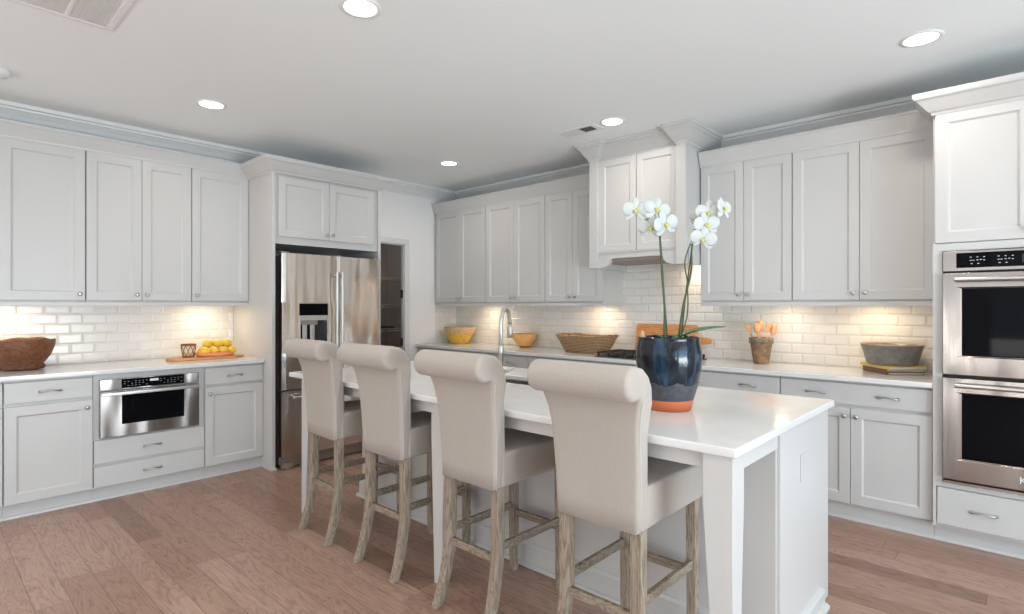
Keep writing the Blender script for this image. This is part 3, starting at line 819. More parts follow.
for k in range(5): obj('knob', add_lathe(newbm(), [(0.018, 0.009), (0.017, 0.030), (0.012, 0.033)], 16, 0.16 + 0.055 * k - 0.15, -0.185 + 0.0), 'nickel', ck)

# ================================================================== ISLAND
IX0, IX1, IY0, IY1 = -3.60, -0.642, 1.72, 2.95
isl = thing('kitchen_island', 'white kitchen island base with tapered legs and seating side', 'island', (IX0, IY0, 0), 0)
def T(x, y, z): return (x - IX0, y - IY0, z)
def ibox(x0, y0, z0, x1, y1, z1): return bx(x0 - IX0, y0 - IY0, z0, x1 - IX0, y1 - IY0, z1)
KY = 2.20
obj('cabinet_body', merge(ibox(-3.47, KY, 0.0, -0.675, KY + 0.02, 0.882), ibox(-3.47, KY + 0.02, 0.0, -3.45, 2.895, 0.882), ibox(-0.695, KY + 0.02, 0.0, -0.675, 2.895, 0.882), ibox(-3.47, 2.895, 0.0, -0.675, 2.915, 0.882), ibox(-3.45, KY + 0.02, 0.08, -0.695, 2.895, 0.10)), 'cab', isl)
obj('end_panel', ibox(-0.675, 2.215, 0.0, -0.662, 2.915, 0.882), 'cab', isl, bevel=0.002)
# legs: square, tapering towards the foot on the inner faces
def ileg(x, sx, y=1.745):
    """outer corner at (x, y); sx = direction of taper-in on x"""
    bm = newbm(); w = 0.098
    z = [0.0, 0.72, 0.882]; ww = [0.052, w, w]
    rings = []
    for zz, q in zip(z, ww):
        if sx == 0: xs = (x - q / 2, x + q / 2)
        else: xs = (x, x + sx * q)
        ys = (y, y + q)
        rings.append([bm.verts.new((a - IX0, b - IY0, zz)) for a, b in ((xs[0], ys[0]), (xs[1], ys[0]), (xs[1], ys[1]), (xs[0], ys[1]))])
    for a, b in zip(rings, rings[1:]):
        for k in range(4): bm.faces.new((a[k], a[(k + 1) % 4], b[(k + 1) % 4], b[k]))
    bm.faces.new(rings[0]); bm.faces.new(rings[-1])
    obj('leg', bm, 'cab', isl, bevel=0.002)
ileg(-0.662, -1); ileg(-2.09, 0); ileg(-3.47, 1)
obj('apron', ibox(-3.372, 1.765, 0.825, -2.139, 1.787, 0.882), 'cab', isl)
obj('apron', ibox(-2.041, 1.765, 0.825, -0.760, 1.787, 0.882), 'cab', isl)
obj('apron', ibox(-0.690, 1.843, 0.822, -0.668, KY, 0.882), 'cab', isl)
obj('apron', ibox(-3.464, 1.843, 0.822, -3.442, KY, 0.882), 'cab', isl)
iprof = [(0, 0), (0.032, 0), (0.032, 0.010), (0.026, 0.018), (0.016, 0.020), (0.016, 0.105), (0.010, 0.118), (0, 0.122)]
bm = newbm(); sweep_molding(bm, [(x - IX0, y - IY0) for x, y in ((-3.47, 2.85), (-3.47, KY), (-0.662, KY))], iprof)
obj('baseboard', bm, 'cab', isl)
bm = newbm(); sweep_molding(bm, [(x - IX0, y - IY0) for x, y in ((-0.662, KY + 0.0005), (-0.662, 2.79))], [(0, 0), (0.036, 0), (0.036, 0.012), (0.028, 0.020), (0.017, 0.022), (0.017, 0.070), (0.010, 0.082), (0, 0.086)])
obj('baseboard', bm, 'cab', isl)
po = obj('outlet_plate', ibox(-0.662, 2.47, 0.630, -0.658, 2.55, 0.745), 'cab', isl, bevel=0.003, label='white outlet plate')
for z in (0.662, 0.713): obj('socket', ibox(-0.6578, 2.493, z - 0.016, -0.6568, 2.527, z + 0.016), 'cab', po, bevel=0.002)
# island countertop with sink cut-out
SX0, SX1, SY0, SY1 = -2.66, -1.90, 2.34, 2.60
bm = newbm()
xs = [IX0, SX0, SX1, IX1]; ys = [IY0, SY0, SY1, IY1]
for z in (0.883, CT):
    pass
grid = {z: [[bm.verts.new((x, y, z)) for y in ys] for x in xs] for z in (0.883, CT)}
for i in range(3):
    for j in range(3):
        if i == 1 and j == 1: continue
        for z, flip in ((CT, False), (0.883, True)):
            g_ = grid[z]; q = [g_[i][j], g_[i + 1][j], g_[i + 1][j + 1], g_[i][j + 1]]
            bm.faces.new(q if not flip else q[::-1])
lo, hi = grid[0.883], grid[CT]
def side(a, b): bm.faces.new((lo[a[0]][a[1]], lo[b[0]][b[1]], hi[b[0]][b[1]], hi[a[0]][a[1]]))
for k in range(3):
    side((k, 0), (k + 1, 0)); side((k + 1, 3), (k, 3)); side((3, k), (3, k + 1)); side((0, k + 1), (0, k))
side((1, 1), (1, 2)); side((1, 2), (2, 2)); side((2, 2), (2, 1)); side((2, 1), (1, 1))
tag(obj('countertop', bm, 'quartz', bevel=0.006), 'large white quartz countertop of the island under the orchid', 'countertop')
# sink
sk = thing('sink', 'stainless undermount sink sunk into the island top', 'sink', ((SX0 + SX1) / 2, (SY0 + SY1) / 2, 0.883), 0)
a, b = (SX1 - SX0) / 2, (SY1 - SY0) / 2
obj('basin', merge(bx(-a, -b, -0.20, a, b, -0.194), bx(-a - 0.004, -b - 0.004, -0.20, -a, b + 0.004, -0.0005), bx(a, -b - 0.004, -0.20, a + 0.004, b + 0.004, -0.0005), bx(-a, -b - 0.004, -0.20, a, -b, -0.0005), bx(-a, b, -0.20, a, b + 0.004, -0.0005)), 'chrome', sk)
obj('drain', add_lathe(newbm(), [(0.045, -0.193), (0.042, -0.190), (0.02, -0.1895)], 20), 'chrome', sk)
# faucet
fc = thing('faucet', 'tall brushed pull-down faucet arching over the island sink', 'faucet', (-2.165, 2.27, CT), R(22))
obj('base', add_lathe(newbm(), [(0.028, 0), (0.028, 0.008), (0.019, 0.016), (0.018, 0.045), (0.0155, 0.055)], 24), 'chrome', fc, smooth=True)
pts = [(0, 0, 0.05), (0, 0, 0.33)]
for k in range(1, 13):
    a_ = PI * k / 12; pts.append((0, 0.069 - 0.069 * math.cos(a_), 0.335 + 0.09 * math.sin(a_)))
obj('neck', add_tube(newbm(), pts, 0.0125, 14), 'chrome', fc, smooth=True)
obj('spray_head', add_tube(newbm(), [(0, 0.138, 0.330), (0, 0.141, 0.31), (0, 0.145, 0.28), (0, 0.147, 0.255)], [0.013, 0.016, 0.018, 0.016], 14), 'chrome', fc, smooth=True)
obj('lever', add_tube(newbm(), [(0.012, 0, 0.07), (0.045, 0, 0.075), (0.085, -0.01, 0.095)], [0.010, 0.007, 0.005], 10), 'chrome', fc, smooth=True)
obj('collar', add_lathe(newbm(), [(0.0155, 0.17), (0.0165, 0.175), (0.0165, 0.21), (0.0155, 0.215)], 20), 'chrome', fc, smooth=True)

# ================================================================== STOOLS
def prof_offset(poly, d):
    n = len(poly); out = []
    ar = sum(poly[i][0] * poly[(i + 1) % n][1] - poly[(i + 1) % n][0] * poly[i][1] for i in range(n))
    sg = 1 if ar > 0 else -1
    for i in range(n):
        p0 = Vector(poly[i - 1]); p = Vector(poly[i]); p1 = Vector(poly[(i + 1) % n])
        e = (p1 - p0); e.normalize(); nn = Vector((-e.y, e.x)) * sg
        q = p + nn * d; out.append((q.x, q.y))
    return out
def make_stool():
    t = thing('bar_stool', 'x', 'bar stool')
    Y0 = 1.90
    # backrest profile in (y, z), counter-clockwise seen from +x
    cy, cz, r = 1.572, 1.103, 0.058
    outer = [(1.650, 0.585), (1.648, 0.66), (1.644, 0.75), (1.637, 0.84), (1.628, 0.92), (1.617, 0.985), (1.604, 1.035), (1.596, 1.052)]
    arc = []
    for k in range(0, 15):
        a_ = R(-75 - 15.5 * k)
        arc.append((cy + r * math.cos(a_), cz + r * math.sin(a_)))
    inner = [(1.625, 1.150), (1.658, 1.125), (1.680, 1.085), (1.692, 1.03), (1.700, 0.96), (1.706, 0.88), (1.711, 0.80), (1.716, 0.72), (1.720, 0.62), (1.720, 0.585)]
    poly = outer + arc + inner
    def hw(z):   # half width along the height
        s = max(0.0, min(1.0, (z - 0.95) / 0.11)); s = s * s * (3 - 2 * s)
        return 0.174 + 0.014 * min(1, max(0, (z - 0.6) / 0.4)) + 0.024 * s
    secs = [(1.0, 0.016), (0.0, 0.016)]
    bm = newbm(); rings = []
    rr_ = 0.018
    stations = []
    for k in range(6):
        a_ = R(90) * k / 5; stations.append((-1, rr_ * (1 - math.sin(a_)) , rr_ * (1 - math.cos(a_))))
    # stations: shrink s in profile, distance in from the end
    ends = [(rr_ * (1 - math.sin(R(18 * k))), rr_ * (1 - math.cos(R(18 * k)))) for k in range(6)]
    seq = [(-1, s, d) for s, d in ends] + [(0, 0, f) for f in (-0.6, -0.2, 0.2, 0.6)] + [(1, s, d) for s, d in reversed(ends)]
    for sgn, s, d in seq:
        pp = prof_offset(poly, s)
        ring = []
        for (y, z), (_, z_) in zip(pp, poly):
            w = hw(z_)
            if sgn == 0: x = w * d
            else: x = sgn * (w - d)
            pillow = 0.0
            ring.append(bm.verts.new((x, y - Y0, z)))
        rings.append(ring)
    n = len(poly)
    for a, b in zip(rings, rings[1:]):
        for k in range(n): bm.faces.new((a[k], a[(k + 1) % n], b[(k + 1) % n], b[k]))
    bm.faces.new(rings[0]); bm.faces.new(rings[-1][::-1])
    bmesh.ops.triangulate(bm, faces=[f for f in bm.faces if len(f.verts) > 4])
    back = obj('backrest', bm, 'linen', t, smooth=True)
    # seam welts: down the two back edges and under the roll
    for s in (-1, 1):
        pts = [(s * (hw(z) - 0.001), y - Y0 + 0.012, z) for y, z in outer[:-1]]
        obj('seam', add_tube(newbm(), pts, 0.0028, 6), 'piping', back, smooth=True)
    # seat
    bm = newbm()
    add_box(bm, -0.180, 1.690 - Y0, 0.592, 0.180, 2.150 - Y0, 0.738)
    bmesh.ops.subdivide_edges(bm, edges=bm.edges[:], cuts=5, use_grid_fill=True)
    for v_ in bm.verts:
        if v_.co.z > 0.73:
            u = v_.co.x / 0.18; w = (v_.co.y - 0.02) / 0.23
            v_.co.z += 0.018 * (1 - u * u) * max(0, 1 - w * w) - 0.012 * max(0, w)
    st = obj('seat', bm, 'linen', t, bevel=0.020, seg=4)
    # legs
    def leg(pts, ws):
        bm = newbm(); rings = []
        for (x, y, z), w in zip(pts, ws):
            h_ = w / 2; rings.append([bm.verts.new((x + a * h_, y - Y0 + b * h_, z)) for a, b in ((-1, -1), (1, -1), (1, 1), (-1, 1))])
        for a, b in zip(rings, rings[1:]):
            for k in range(4): bm.faces.new((a[k], a[(k + 1) % 4], b[(k + 1) % 4], b[k]))
        bm.faces.new(rings[0]); bm.faces.new(rings[-1])
        obj('leg', bm, 'leg_oak', t, bevel=0.003)
    for s in (-1, 1):
        x = s * 0.152
        leg([(x * 1.06, 1.612, 0), (x * 1.04, 1.636, 0.06), (x * 1.02, 1.660, 0.14), (x, 1.680, 0.24), (x, 1.688, 0.34), (x, 1.688, 0.595)], [0.036, 0.038, 0.040, 0.042, 0.043, 0.044])
        leg([(x, 2.112, 0), (x, 2.112, 0.30), (x, 2.112, 0.595)], [0.034, 0.038, 0.042])
    def rail(a, b, h_=0.034, w=0.020):
        bm = newbm()
        if abs(a[0] - b[0]) < 1e-6: add_box(bm, a[0] - w / 2, a[1] - Y0, a[2] - h_ / 2, a[0] + w / 2, b[1] - Y0, a[2] + h_ / 2)
        else: add_box(bm, a[0], a[1] - Y0 - w / 2, a[2] - h_ / 2, b[0], a[1] - Y0 + w / 2, a[2] + h_ / 2)
        obj('stretcher', bm, 'leg_oak_x', t, bevel=0.003)
    rail((-0.133, 1.686, 0.285), (0.133, 1.686, 0.285))
    rail((-0.135, 2.112, 0.300), (0.135, 2.112, 0.300))
    for s in (-1, 1): rail((s * 0.152, 1.704, 0.335), (s * 0.152, 2.094, 0.335))
    return t
st0 = make_stool()
spots = [(-3.045, 'cream linen bar stool nearest the refrigerator'), (-2.435, 'cream linen bar stool second from the refrigerator'),
         (-1.772, 'cream linen bar stool in front of the faucet, third from the refrigerator'), (-1.112, 'cream linen bar stool in front of the orchid, closest to the island end')]
for k, (x, l) in enumerate(spots):
    o = st0 if k == 0 else dup(st0)
    o.location = (x, 1.90 + (0.0, 0.003, -0.004, 0.0)[k], 0); o.rotation_euler = (0, 0, R((-1.5, 0.8, -0.8, 0.0)[k]))
    o['label'] = l; o['group'] = 'upholstered bar stools along the island'

# ================================================================== ORCHID
oc = thing('potted_orchid', 'white orchid with two flower spikes in a dark blue glazed pot', 'potted plant', (-1.115, 2.215, CT + 0.0005), 0)
prof = [(0.088, 0.0), (0.094, 0.004), (0.104, 0.045), (0.122, 0.110), (0.135, 0.175), (0.1385, 0.225), (0.136, 0.265), (0.130, 0.292), (0.129, 0.300), (0.131, 0.306), (0.128, 0.309), (0.122, 0.306), (0.122, 0.280), (0.118, 0.24)]
obj('pot', add_lathe(newbm(), prof, 48), 'pot', oc, smooth=True, label='blue black glazed pot with bare terracotta foot')
bm = add_lathe(newbm(), [(0.117, 0.270), (0.121, 0.2835), (0.08, 0.290), (0.03, 0.292)], 24)
for k in range(60):
    a_ = random.uniform(0, 2 * PI); q = random.uniform(0, 0.105)
    s = random.uniform(0.006, 0.013); b2 = bx(-s, -s * 0.6, -s * 0.4, s, s * 0.6, s * 0.4)
    xform(b2, Matrix.Translation((q * math.cos(a_), q * math.sin(a_), 0.293)) @ Matrix.Rotation(random.uniform(0, 3), 4, 'Z') @ Matrix.Rotation(random.uniform(-.6, .6), 4, 'X'))
    bm = merge(bm, b2)
obj('bark_mulch', bm, 'soil', oc)
bm = newbm(); add_prism(bm, [(-0.018, 0), (0.020, 0), (0.004, 0.042), (-0.002, 0.042)], -0.004, 0.004, 'y')
xform(bm, Matrix.Translation((-0.092, -0.060, 0.290)) @ Matrix.Rotation(R(42), 4, 'Z'))
obj('wood_chip', bm, 'pale_wood', oc, label='pale pointed wood chip')
O = Vector((-1.115, 2.215, CT))
def rel(x, y, z): return Vector((x, y, z)) - O
def curve(pts, n=8):
    P = [Vector(p) for p in pts]; out = []
    P = [P[0] * 2 - P[1]] + P + [P[-1] * 2 - P[-2]]
    for i in range(1, len(P) - 2):
        for k in range(n):
            u = k / n; a, b, c, d = P[i - 1:i + 3]
            out.append(0.5 * ((2 * b) + (c - a) * u + (2 * a - 5 * b + 4 * c - d) * u * u + (3 * b - a - 3 * c + d) * u ** 3))
    out.append(P[-2]); return out
s1 = curve([rel(-1.135, 2.215, 1.20), rel(-1.131, 2.21, 1.35), rel(-1.138, 2.20, 1.50), rel(-1.146, 2.193, 1.68), rel(-1.152, 2.188, 1.722), rel(-1.168, 2.172, 1.752), rel(-1.195, 2.147, 1.763), rel(-1.225, 2.12, 1.757)])
s2 = curve([rel(-1.085, 2.245, 1.20), rel(-1.068, 2.255, 1.35), rel(-1.040, 2.272, 1.50), rel(-1.040, 2.280, 1.60), rel(-1.032, 2.296, 1.68), rel(-1.018, 2.31, 1.73), rel(-0.985, 2.34, 1.768), rel(-0.945, 2.375, 1.766)])
obj('flower_stem', add_tube(newbm(), s1, [0.0056 - 0.003 * k / len(s1) for k in range(len(s1))], 8), 'stem', oc, smooth=True)
obj('flower_stem', add_tube(newbm(), s2, [0.0054 - 0.003 * k / len(s2) for k in range(len(s2))], 8), 'stem', oc, smooth=True)
obj('stake', add_tube(newbm(), [rel(-1.125, 2.225, 1.20), rel(-1.148, 2.198, 1.69)], 0.0033, 8), 'stake', oc)
obj('stake', add_tube(newbm(), [rel(-1.075, 2.25, 1.20), rel(-1.060, 2.262, 1.40), rel(-1.033, 2.292, 1.685)], 0.0033, 8), 'stake', oc)
s3 = curve([rel(-1.075, 2.235, 1.20), rel(-1.052, 2.262, 1.32), rel(-1.052, 2.262, 1.45), rel(-1.062, 2.262, 1.55), rel(-1.035, 2.29, 1.66)])
obj('flower_stem', add_tube(newbm(), s3, 0.003, 8), 'stem', oc, smooth=True)
def petal(bm, L, W, ang, cup=0.25, base=0.006, tip=0.0):
    """petal in the xz plane pointing along ang, facing -y"""
    n, m_ = 12, 4; rows = []
    for i in range(n + 1):
        u = i / n; w = W * max(0.04, (4 * u * (1 - u)) ** 0.5) if u > 0.3 else W * (0.30 + 0.62 * (u / 0.3) ** 0.8)
        row = []
        for j in range(-m_, m_ + 1):
            s = j / m_
            x = s * w / 2; l = base + u * L
            y = -cup * L * (u - u * u) * 0.8 + 0.10 * w * s * s + tip * u * u * L
            row.append((x, y, l))
        rows.append(row)
    c_, s_ = math.cos(ang), math.sin(ang)
    V = [[bm.verts.new((x * s_ + l * c_, y, -x * c_ + l * s_)) for x, y, l in row] for row in rows]
    for a, b in zip(V, V[1:]):
        for k in range(len(a) - 1): bm.faces.new((a[k], a[k + 1], b[k + 1], b[k]))
def flower(size=0.075, seed=0):
    rnd_ = random.Random(seed); bm = newbm(); L = size * 0.52
    for a_ in (90, 215, 325): petal(bm, L, L * 0.62, R(a_ + rnd_.uniform(-6, 6)), 0.2, tip=0.15)
    b2 = newbm()
    for a_ in (15, 165): petal(b2, L * 1.02, L * 1.15, R(a_ + rnd_.uniform(-6, 6)), 0.3, tip=-0.1)
    xform(b2, Matrix.Translation((0, -0.002, 0)))
    return merge(bm, b2)
def add_flower(p, face, size, roll, seed):
    """p relative to plant, face = direction (degrees in plan) the bloom looks to"""
    f = obj('flower', flower(size * 1.15, seed), 'petal', oc, smooth=True)
    sol = f.modifiers.new('thick', 'SOLIDIFY'); sol.thickness = 0.0006
    f.location = p
    tilt, yaw = face
    f.rotation_euler = (R(tilt), R(roll), R(yaw))
    bm = newbm()
    add_tube(bm, [(0, 0, 0.002), (0, -0.008, -0.003), (0, -0.014, -0.012)], [0.004, 0.0055, 0.003], 8)
    for s in (-1, 1): add_tube(bm, [(0, -0.004, -0.001), (s * 0.009, -0.012, 0.002)], [0.004, 0.0035], 6)
    obj('lip', bm, 'lip', f, smooth=True, label='yellow green lip')
# camera side is towards -y/+x; blooms look roughly that way
fl = [((-1.218, 2.118, 1.765), (8, 35), 0.086, 0), ((-1.150, 2.176, 1.768), (-6, 50), 0.088, 10), ((-1.120, 2.196, 1.704), (5, 58), 0.090, -15), ((-1.176, 2.172, 1.690), (22, 20), 0.085, 5), ((-1.185, 2.185, 1.735), (-5, -20), 0.070, 20),
      ((-0.985, 2.322, 1.752), (0, 35), 0.086, 5), ((-0.988, 2.308, 1.700), (5, 48), 0.088, -10), ((-1.000, 2.300, 1.640), (15, 40), 0.088, 8), ((-0.935, 2.362, 1.772), (-10, 80), 0.080, 0), ((-1.028, 2.315, 1.735), (0, -10), 0.060, 15)]
for k, (p, face, s, roll) in enumerate(fl): add_flower(rel(*p), face, s, roll, k)
for p in ((-1.196, 2.150, 1.772), (-1.030, 2.30, 1.712), (-1.052, 2.300, 1.665)):
    b = add_lathe(newbm(), [(0.002, -0.012), (0.008, -0.004), (0.008, 0.004), (0.002, 0.012)], 10)
    obj('bud', b, 'petal_green', oc, smooth=True, loc=rel(*p))
def strap_leaf(pts, W):
    bm = newbm(); P = curve(pts, 6); n = len(P); V = []
    for i, p in enumerate(P):
        d = (P[min(i + 1, n - 1)] - P[max(i - 1, 0)]).normalized(); sd = d.cross(Vector((0, 0, 1))).normalized(); up = sd.cross(d)
        u = i / (n - 1); w = W * (math.sin(PI * (0.12 + 0.86 * u)) ** 0.6)
        V.append([bm.verts.new(p + sd * w * s + up * (abs(s) * w * 0.35)) for s in (-0.5, -0.25, 0, 0.25, 0.5)])
    for a, b in zip(V, V[1:]):
        for k in range(4): bm.faces.new((a[k], a[k + 1], b[k + 1], b[k]))
    o = obj('leaf', bm, 'leaf', oc, smooth=True)
    s = o.modifiers.new('thick', 'SOLIDIFY'); s.thickness = 0.0015
strap_leaf([rel(-1.095, 2.225, 1.205), rel(-1.05, 2.26, 1.235), rel(-0.99, 2.31, 1.255), rel(-0.925, 2.362, 1.266)], 0.062)
strap_leaf([rel(-1.105, 2.235, 1.205), rel(-1.09, 2.27, 1.225), rel(-1.08, 2.32, 1.215)], 0.04)
strap_leaf([rel(-1.12, 2.20, 1.205), rel(-1.16, 2.19, 1.225), rel(-1.20, 2.18, 1.212)], 0.04)

# ================================================================== SMALL THINGS, LEFT COUNTER
Z0 = CT + 0.0005
# carved wooden bowl with two lugs at the base
bo = thing('wooden_bowl', 'large carved dark brown wooden bowl on the left counter', 'bowl', (-5.085, 0.535, Z0), R(20))
bm = newbm(); prof = [(0.095, 0.0), (0.118, 0.006), (0.122, 0.022), (0.118, 0.034), (0.140, 0.060), (0.172, 0.105), (0.193, 0.150), (0.200, 0.185), (0.199, 0.212), (0.196, 0.222), (0.186, 0.222), (0.183, 0.205), (0.175, 0.160), (0.14, 0.09), (0.09, 0.05), (0.02, 0.04)]
add_lathe(bm, prof, 40)
xform(bm, Matrix.Diagonal((0.90, 0.90, 0.95, 1)))
for v_ in bm.verts:
    a_ = math.atan2(v_.co.y, v_.co.x); rr0 = math.hypot(v_.co.x, v_.co.y)
    if v_.co.z > 0.08: v_.co.z += 0.006 * math.sin(3 * a_ + 0.6) * (v_.co.z / 0.22) + 0.004 * math.sin(7 * a_)
    k_ = 1 + 0.012 * math.sin(5 * a_ + v_.co.z * 40); v_.co.x *= k_; v_.co.y *= k_
obj('vessel', bm, 'bowl_wood', bo, smooth=True)
for a_ in (60, 240):
    b2 = add_lathe(newbm(), [(0.004, -0.022), (0.018, -0.012), (0.020, 0.004), (0.010, 0.020)], 10)
    xform(b2, Matrix.Translation((0.106 * math.cos(R(a_)), 0.106 * math.sin(R(a_)), 0.023)))
    obj('lug', b2, 'bowl_wood', bo, smooth=True)
# serving board
sb = thing('serving_board', 'long honey wood serving board under the lemons', 'serving board', (-5.01, 1.655, Z0), R(90 - 2))
bm = newbm(); poly = []
for k in range(24):
    a_ = 2 * PI * k / 24; x = 0.255 * math.copysign(abs(math.cos(a_)) ** 0.35, math.cos(a_)); y = 0.095 * math.copysign(abs(math.sin(a_)) ** 0.45, math.sin(a_)); poly.append((x, y))
add_prism(bm, poly, 0, 0.020, 'z'); obj('plank', bm, 'board_wood', sb, bevel=0.003)
bm = newbm(); add_prism(bm, [(0.245, -0.022), (0.30, -0.017), (0.325, -0.020), (0.333, 0.0), (0.325, 0.020), (0.30, 0.017), (0.245, 0.022)], 0.001, 0.019, 'z')
obj('handle', bm, 'board_wood', sb, bevel=0.003)
ZB = Z0 + 0.0205
# votive holder with lattice
vo = thing('candle_holder', 'small cream cup with brown rattan lattice on the serving board', 'candle holder', (-5.035, 1.560, ZB), 0)
obj('cup', add_lathe(newbm(), [(0.040, 0.004), (0.053, 0.100), (0.050, 0.100), (0.038, 0.010), (0.01, 0.009)], 24), 'cup_glass', vo, smooth=True)
for z, r_, h_ in ((0.0, 0.042, 0.014), (0.094, 0.055, 0.014)):
    obj('rattan_band', add_lathe(newbm(), [(r_ - 0.004, z), (r_ + 0.001, z + 0.002), (r_ + 0.002, z + h_ - 0.002), (r_ - 0.003, z + h_)], 24, cap0=False, cap1=False), 'wicker_dark', vo, smooth=True)
bm = newbm()
for k in range(9):
    for s in (-1, 1):
        pts = []
        for j in range(6):
            u = j / 5; a_ = 2 * PI * k / 9 + s * u * 0.7; r_ = 0.0425 + 0.0125 * u
            pts.append((r_ * math.cos(a_), r_ * math.sin(a_), 0.012 + 0.083 * u))
        add_tube(bm, pts, 0.0022, 5)
obj('rattan_lattice', bm, 'wicker_dark', vo)
# dish with lemons
di = thing('dish', 'shallow coral dish piled with lemons', 'dish', (-5.0, 1.755, ZB), 0)
obj('tray', xform(add_lathe(newbm(), [(0.085, 0), (0.097, 0.004), (0.105, 0.034), (0.101, 0.036), (0.092, 0.010), (0.02, 0.008)], 32), Matrix.Diagonal((0.95, 1.5, 1, 1))), 'coral', di, smooth=True)
def lemon_bm():
    bm = newbm(); pr = []
    for k in range(13):
        a_ = -PI / 2 + PI * k / 12; z = 0.034 * math.sin(a_); r_ = 0.027 * math.cos(a_) ** 0.85 if 0 < k < 12 else 0.001
        if k in (0, 12): z *= 1.24
        if k in (1, 11): r_ = 0.007; z *= 1.06
        pr.append((r_, z))
    add_lathe(bm, pr, 20); return xform(bm, Matrix.Rotation(R(90), 4, 'X') @ Matrix.Scale(1.28, 4))
lem0 = None
lpos = [(-0.042, -0.078, 0.044, 10, 0), (-0.042, 0.012, 0.044, 80, 0), (-0.042, 0.088, 0.044, 20, 0), (0.038, -0.095, 0.044, -20, 0), (0.040, -0.022, 0.044, 95, 0), (0.038, 0.052, 0.044, 5, 0), (0.030, 0.118, 0.044, 60, 0),
        (-0.004, -0.062, 0.101, 30, 0), (-0.004, 0.018, 0.103, -40, 0), (-0.004, 0.090, 0.101, 10, 0)]
for k, (x, y, z, a_, _) in enumerate(lpos):
    if lem0 is None: o = lem0 = obj('lemon', lemon_bm(), 'lemon', smooth=True)
    else: o = lem0.copy(); C.objects.link(o)
    o.location = (-5.0 + x, 1.755 + y, ZB + z + 0.002); o.rotation_euler = (0, 0.2 * math.sin(k * 2.1), R(a_))
    tag(o, 'yellow lemon piled in the shallow coral dish', 'lemon', 'lemons heaped in the coral dish')

# ================================================================== SMALL THINGS, BACK COUNTER
yb = thing('ceramic_bowl', 'deep yellow and tan ceramic bowl in the far corner', 'bowl', (-4.85, 4.385, Z0), 0)
obj('vessel', add_lathe(newbm(), [(0.100, 0), (0.112, 0.004), (0.130, 0.040), (0.160, 0.100), (0.182, 0.165), (0.188, 0.185), (0.187, 0.193), (0.180, 0.193), (0.174, 0.165), (0.150, 0.10), (0.10, 0.02), (0.02, 0.012)], 40), 'yellow_bowl', yb, smooth=True)
ob = thing('amber_bowl', 'small round amber wooden bowl behind the faucet', 'bowl', (-3.905, 4.46, Z0), 0)
obj('vessel', add_lathe(newbm(), [(0.048, 0), (0.055, 0.003), (0.055, 0.014), (0.085, 0.035), (0.120, 0.080), (0.137, 0.125), (0.138, 0.143), (0.132, 0.145), (0.128, 0.125), (0.10, 0.07), (0.05, 0.03), (0.01, 0.026)], 36), 'orange_bowl', ob, smooth=True)
# wicker basket
bk = thing('wicker_basket', 'long brown wicker basket on the back counter beside the cooktop', 'basket', (-3.035, 4.36, Z0), R(-6))
def rrect(a, b, r_, z, n=6, wob=0.0):
    pts = []
    for cx, cy, s in ((a - r_, b - r_, 0), (-a + r_, b - r_, 90), (-a + r_, -b + r_, 180), (a - r_, -b + r_, 270)):
        for k in range(n + 1):
            t_ = R(s + 90 * k / n); pts.append((cx + r_ * math.cos(t_), cy + r_ * math.sin(t_), z))
    return pts
def dense(pts, m_=3):
    out = []
    N = len(pts)
    for i in range(N):
        a = Vector(pts[i]); b = Vector(pts[(i + 1) % N]); k_ = max(1, int((b - a).length / 0.022))
        for j in range(k_): out.append(a.lerp(b, j / k_))
    return out
bm = newbm(); rows = 12
for i in range(rows):
    u = i / (rows - 1); a, b = 0.20 + 0.075 * u, 0.105 + 0.05 * u
    P = dense(rrect(a, b, 0.06 + 0.01 * u, 0.008 + 0.135 * u))
    q = []
    for j, p in enumerate(P):
        d = Vector((p.x, p.y, 0)).normalized(); q.append(p + d * (0.004 * (1 if (j + i) % 2 else -1)) + Vector((0, 0, 0.012 * u * (abs(p.x) / 0.27) ** 2)))
    add_tube(bm, q, 0.0075, 6, closed=True)
add_prism(bm, [(p[0], p[1]) for p in rrect(0.20, 0.105, 0.06, 0)], 0.0, 0.008, 'z')
obj('woven_side', bm, 'wicker', bk, smooth=True)
P = dense(rrect(0.280, 0.160, 0.07, 0.152)); P = [p + Vector((0, 0, 0.012 * (abs(p.x) / 0.27) ** 2)) for p in P]
bm = newbm()
for ph in (0, 1):
    q = []
    for j, p in enumerate(P):
        d = Vector((p.x, p.y, 0)).normalized(); s = 0.005 * math.sin(j * 1.1 + ph * PI); q.append(p + d * s + Vector((0, 0, 0.005 * math.cos(j * 1.1 + ph * PI))))
    add_tube(bm, q, 0.007, 6, closed=True)
obj('braided_rim', bm, 'wicker', bk, smooth=True)
for s in (-1, 1):
    pts = [(s * (0.262 + 0.022 * math.sin(PI * k / 8)), -0.06 + 0.12 * k / 8, 0.152 + 0.018 * math.sin(PI * k / 8)) for k in range(9)]
    obj('handle', add_tube(newbm(), pts, 0.008, 8), 'wicker_dark', bk, smooth=True)
# bread board leaning on the tiles behind the cooktop
lb = thing('cutting_board', 'orange wooden cutting board leaning on the tiles behind the orchid pot', 'cutting board', (-2.31, 4.500, Z0), 0)
bm = newbm(); add_prism(bm, [(-0.295, 0.012), (-0.285, 0.0), (0.285, 0), (0.295, 0.012), (0.295, 0.263), (0.28, 0.282), (-0.28, 0.282), (-0.295, 0.263)], 0, 0.022, 'y')
LT = Matrix.Rotation(R(-9), 4, 'X')
obj('plank', xform(bm, LT), 'board_orange', lb, bevel=0.006)
bm = newbm(); add_prism(bm, [(0.290, 0.115), (0.40, 0.125), (0.415, 0.14), (0.415, 0.165), (0.40, 0.175), (0.290, 0.180)], 0.002, 0.020, 'y')
obj('handle', xform(bm, LT), 'board_orange', lb, bevel=0.005)
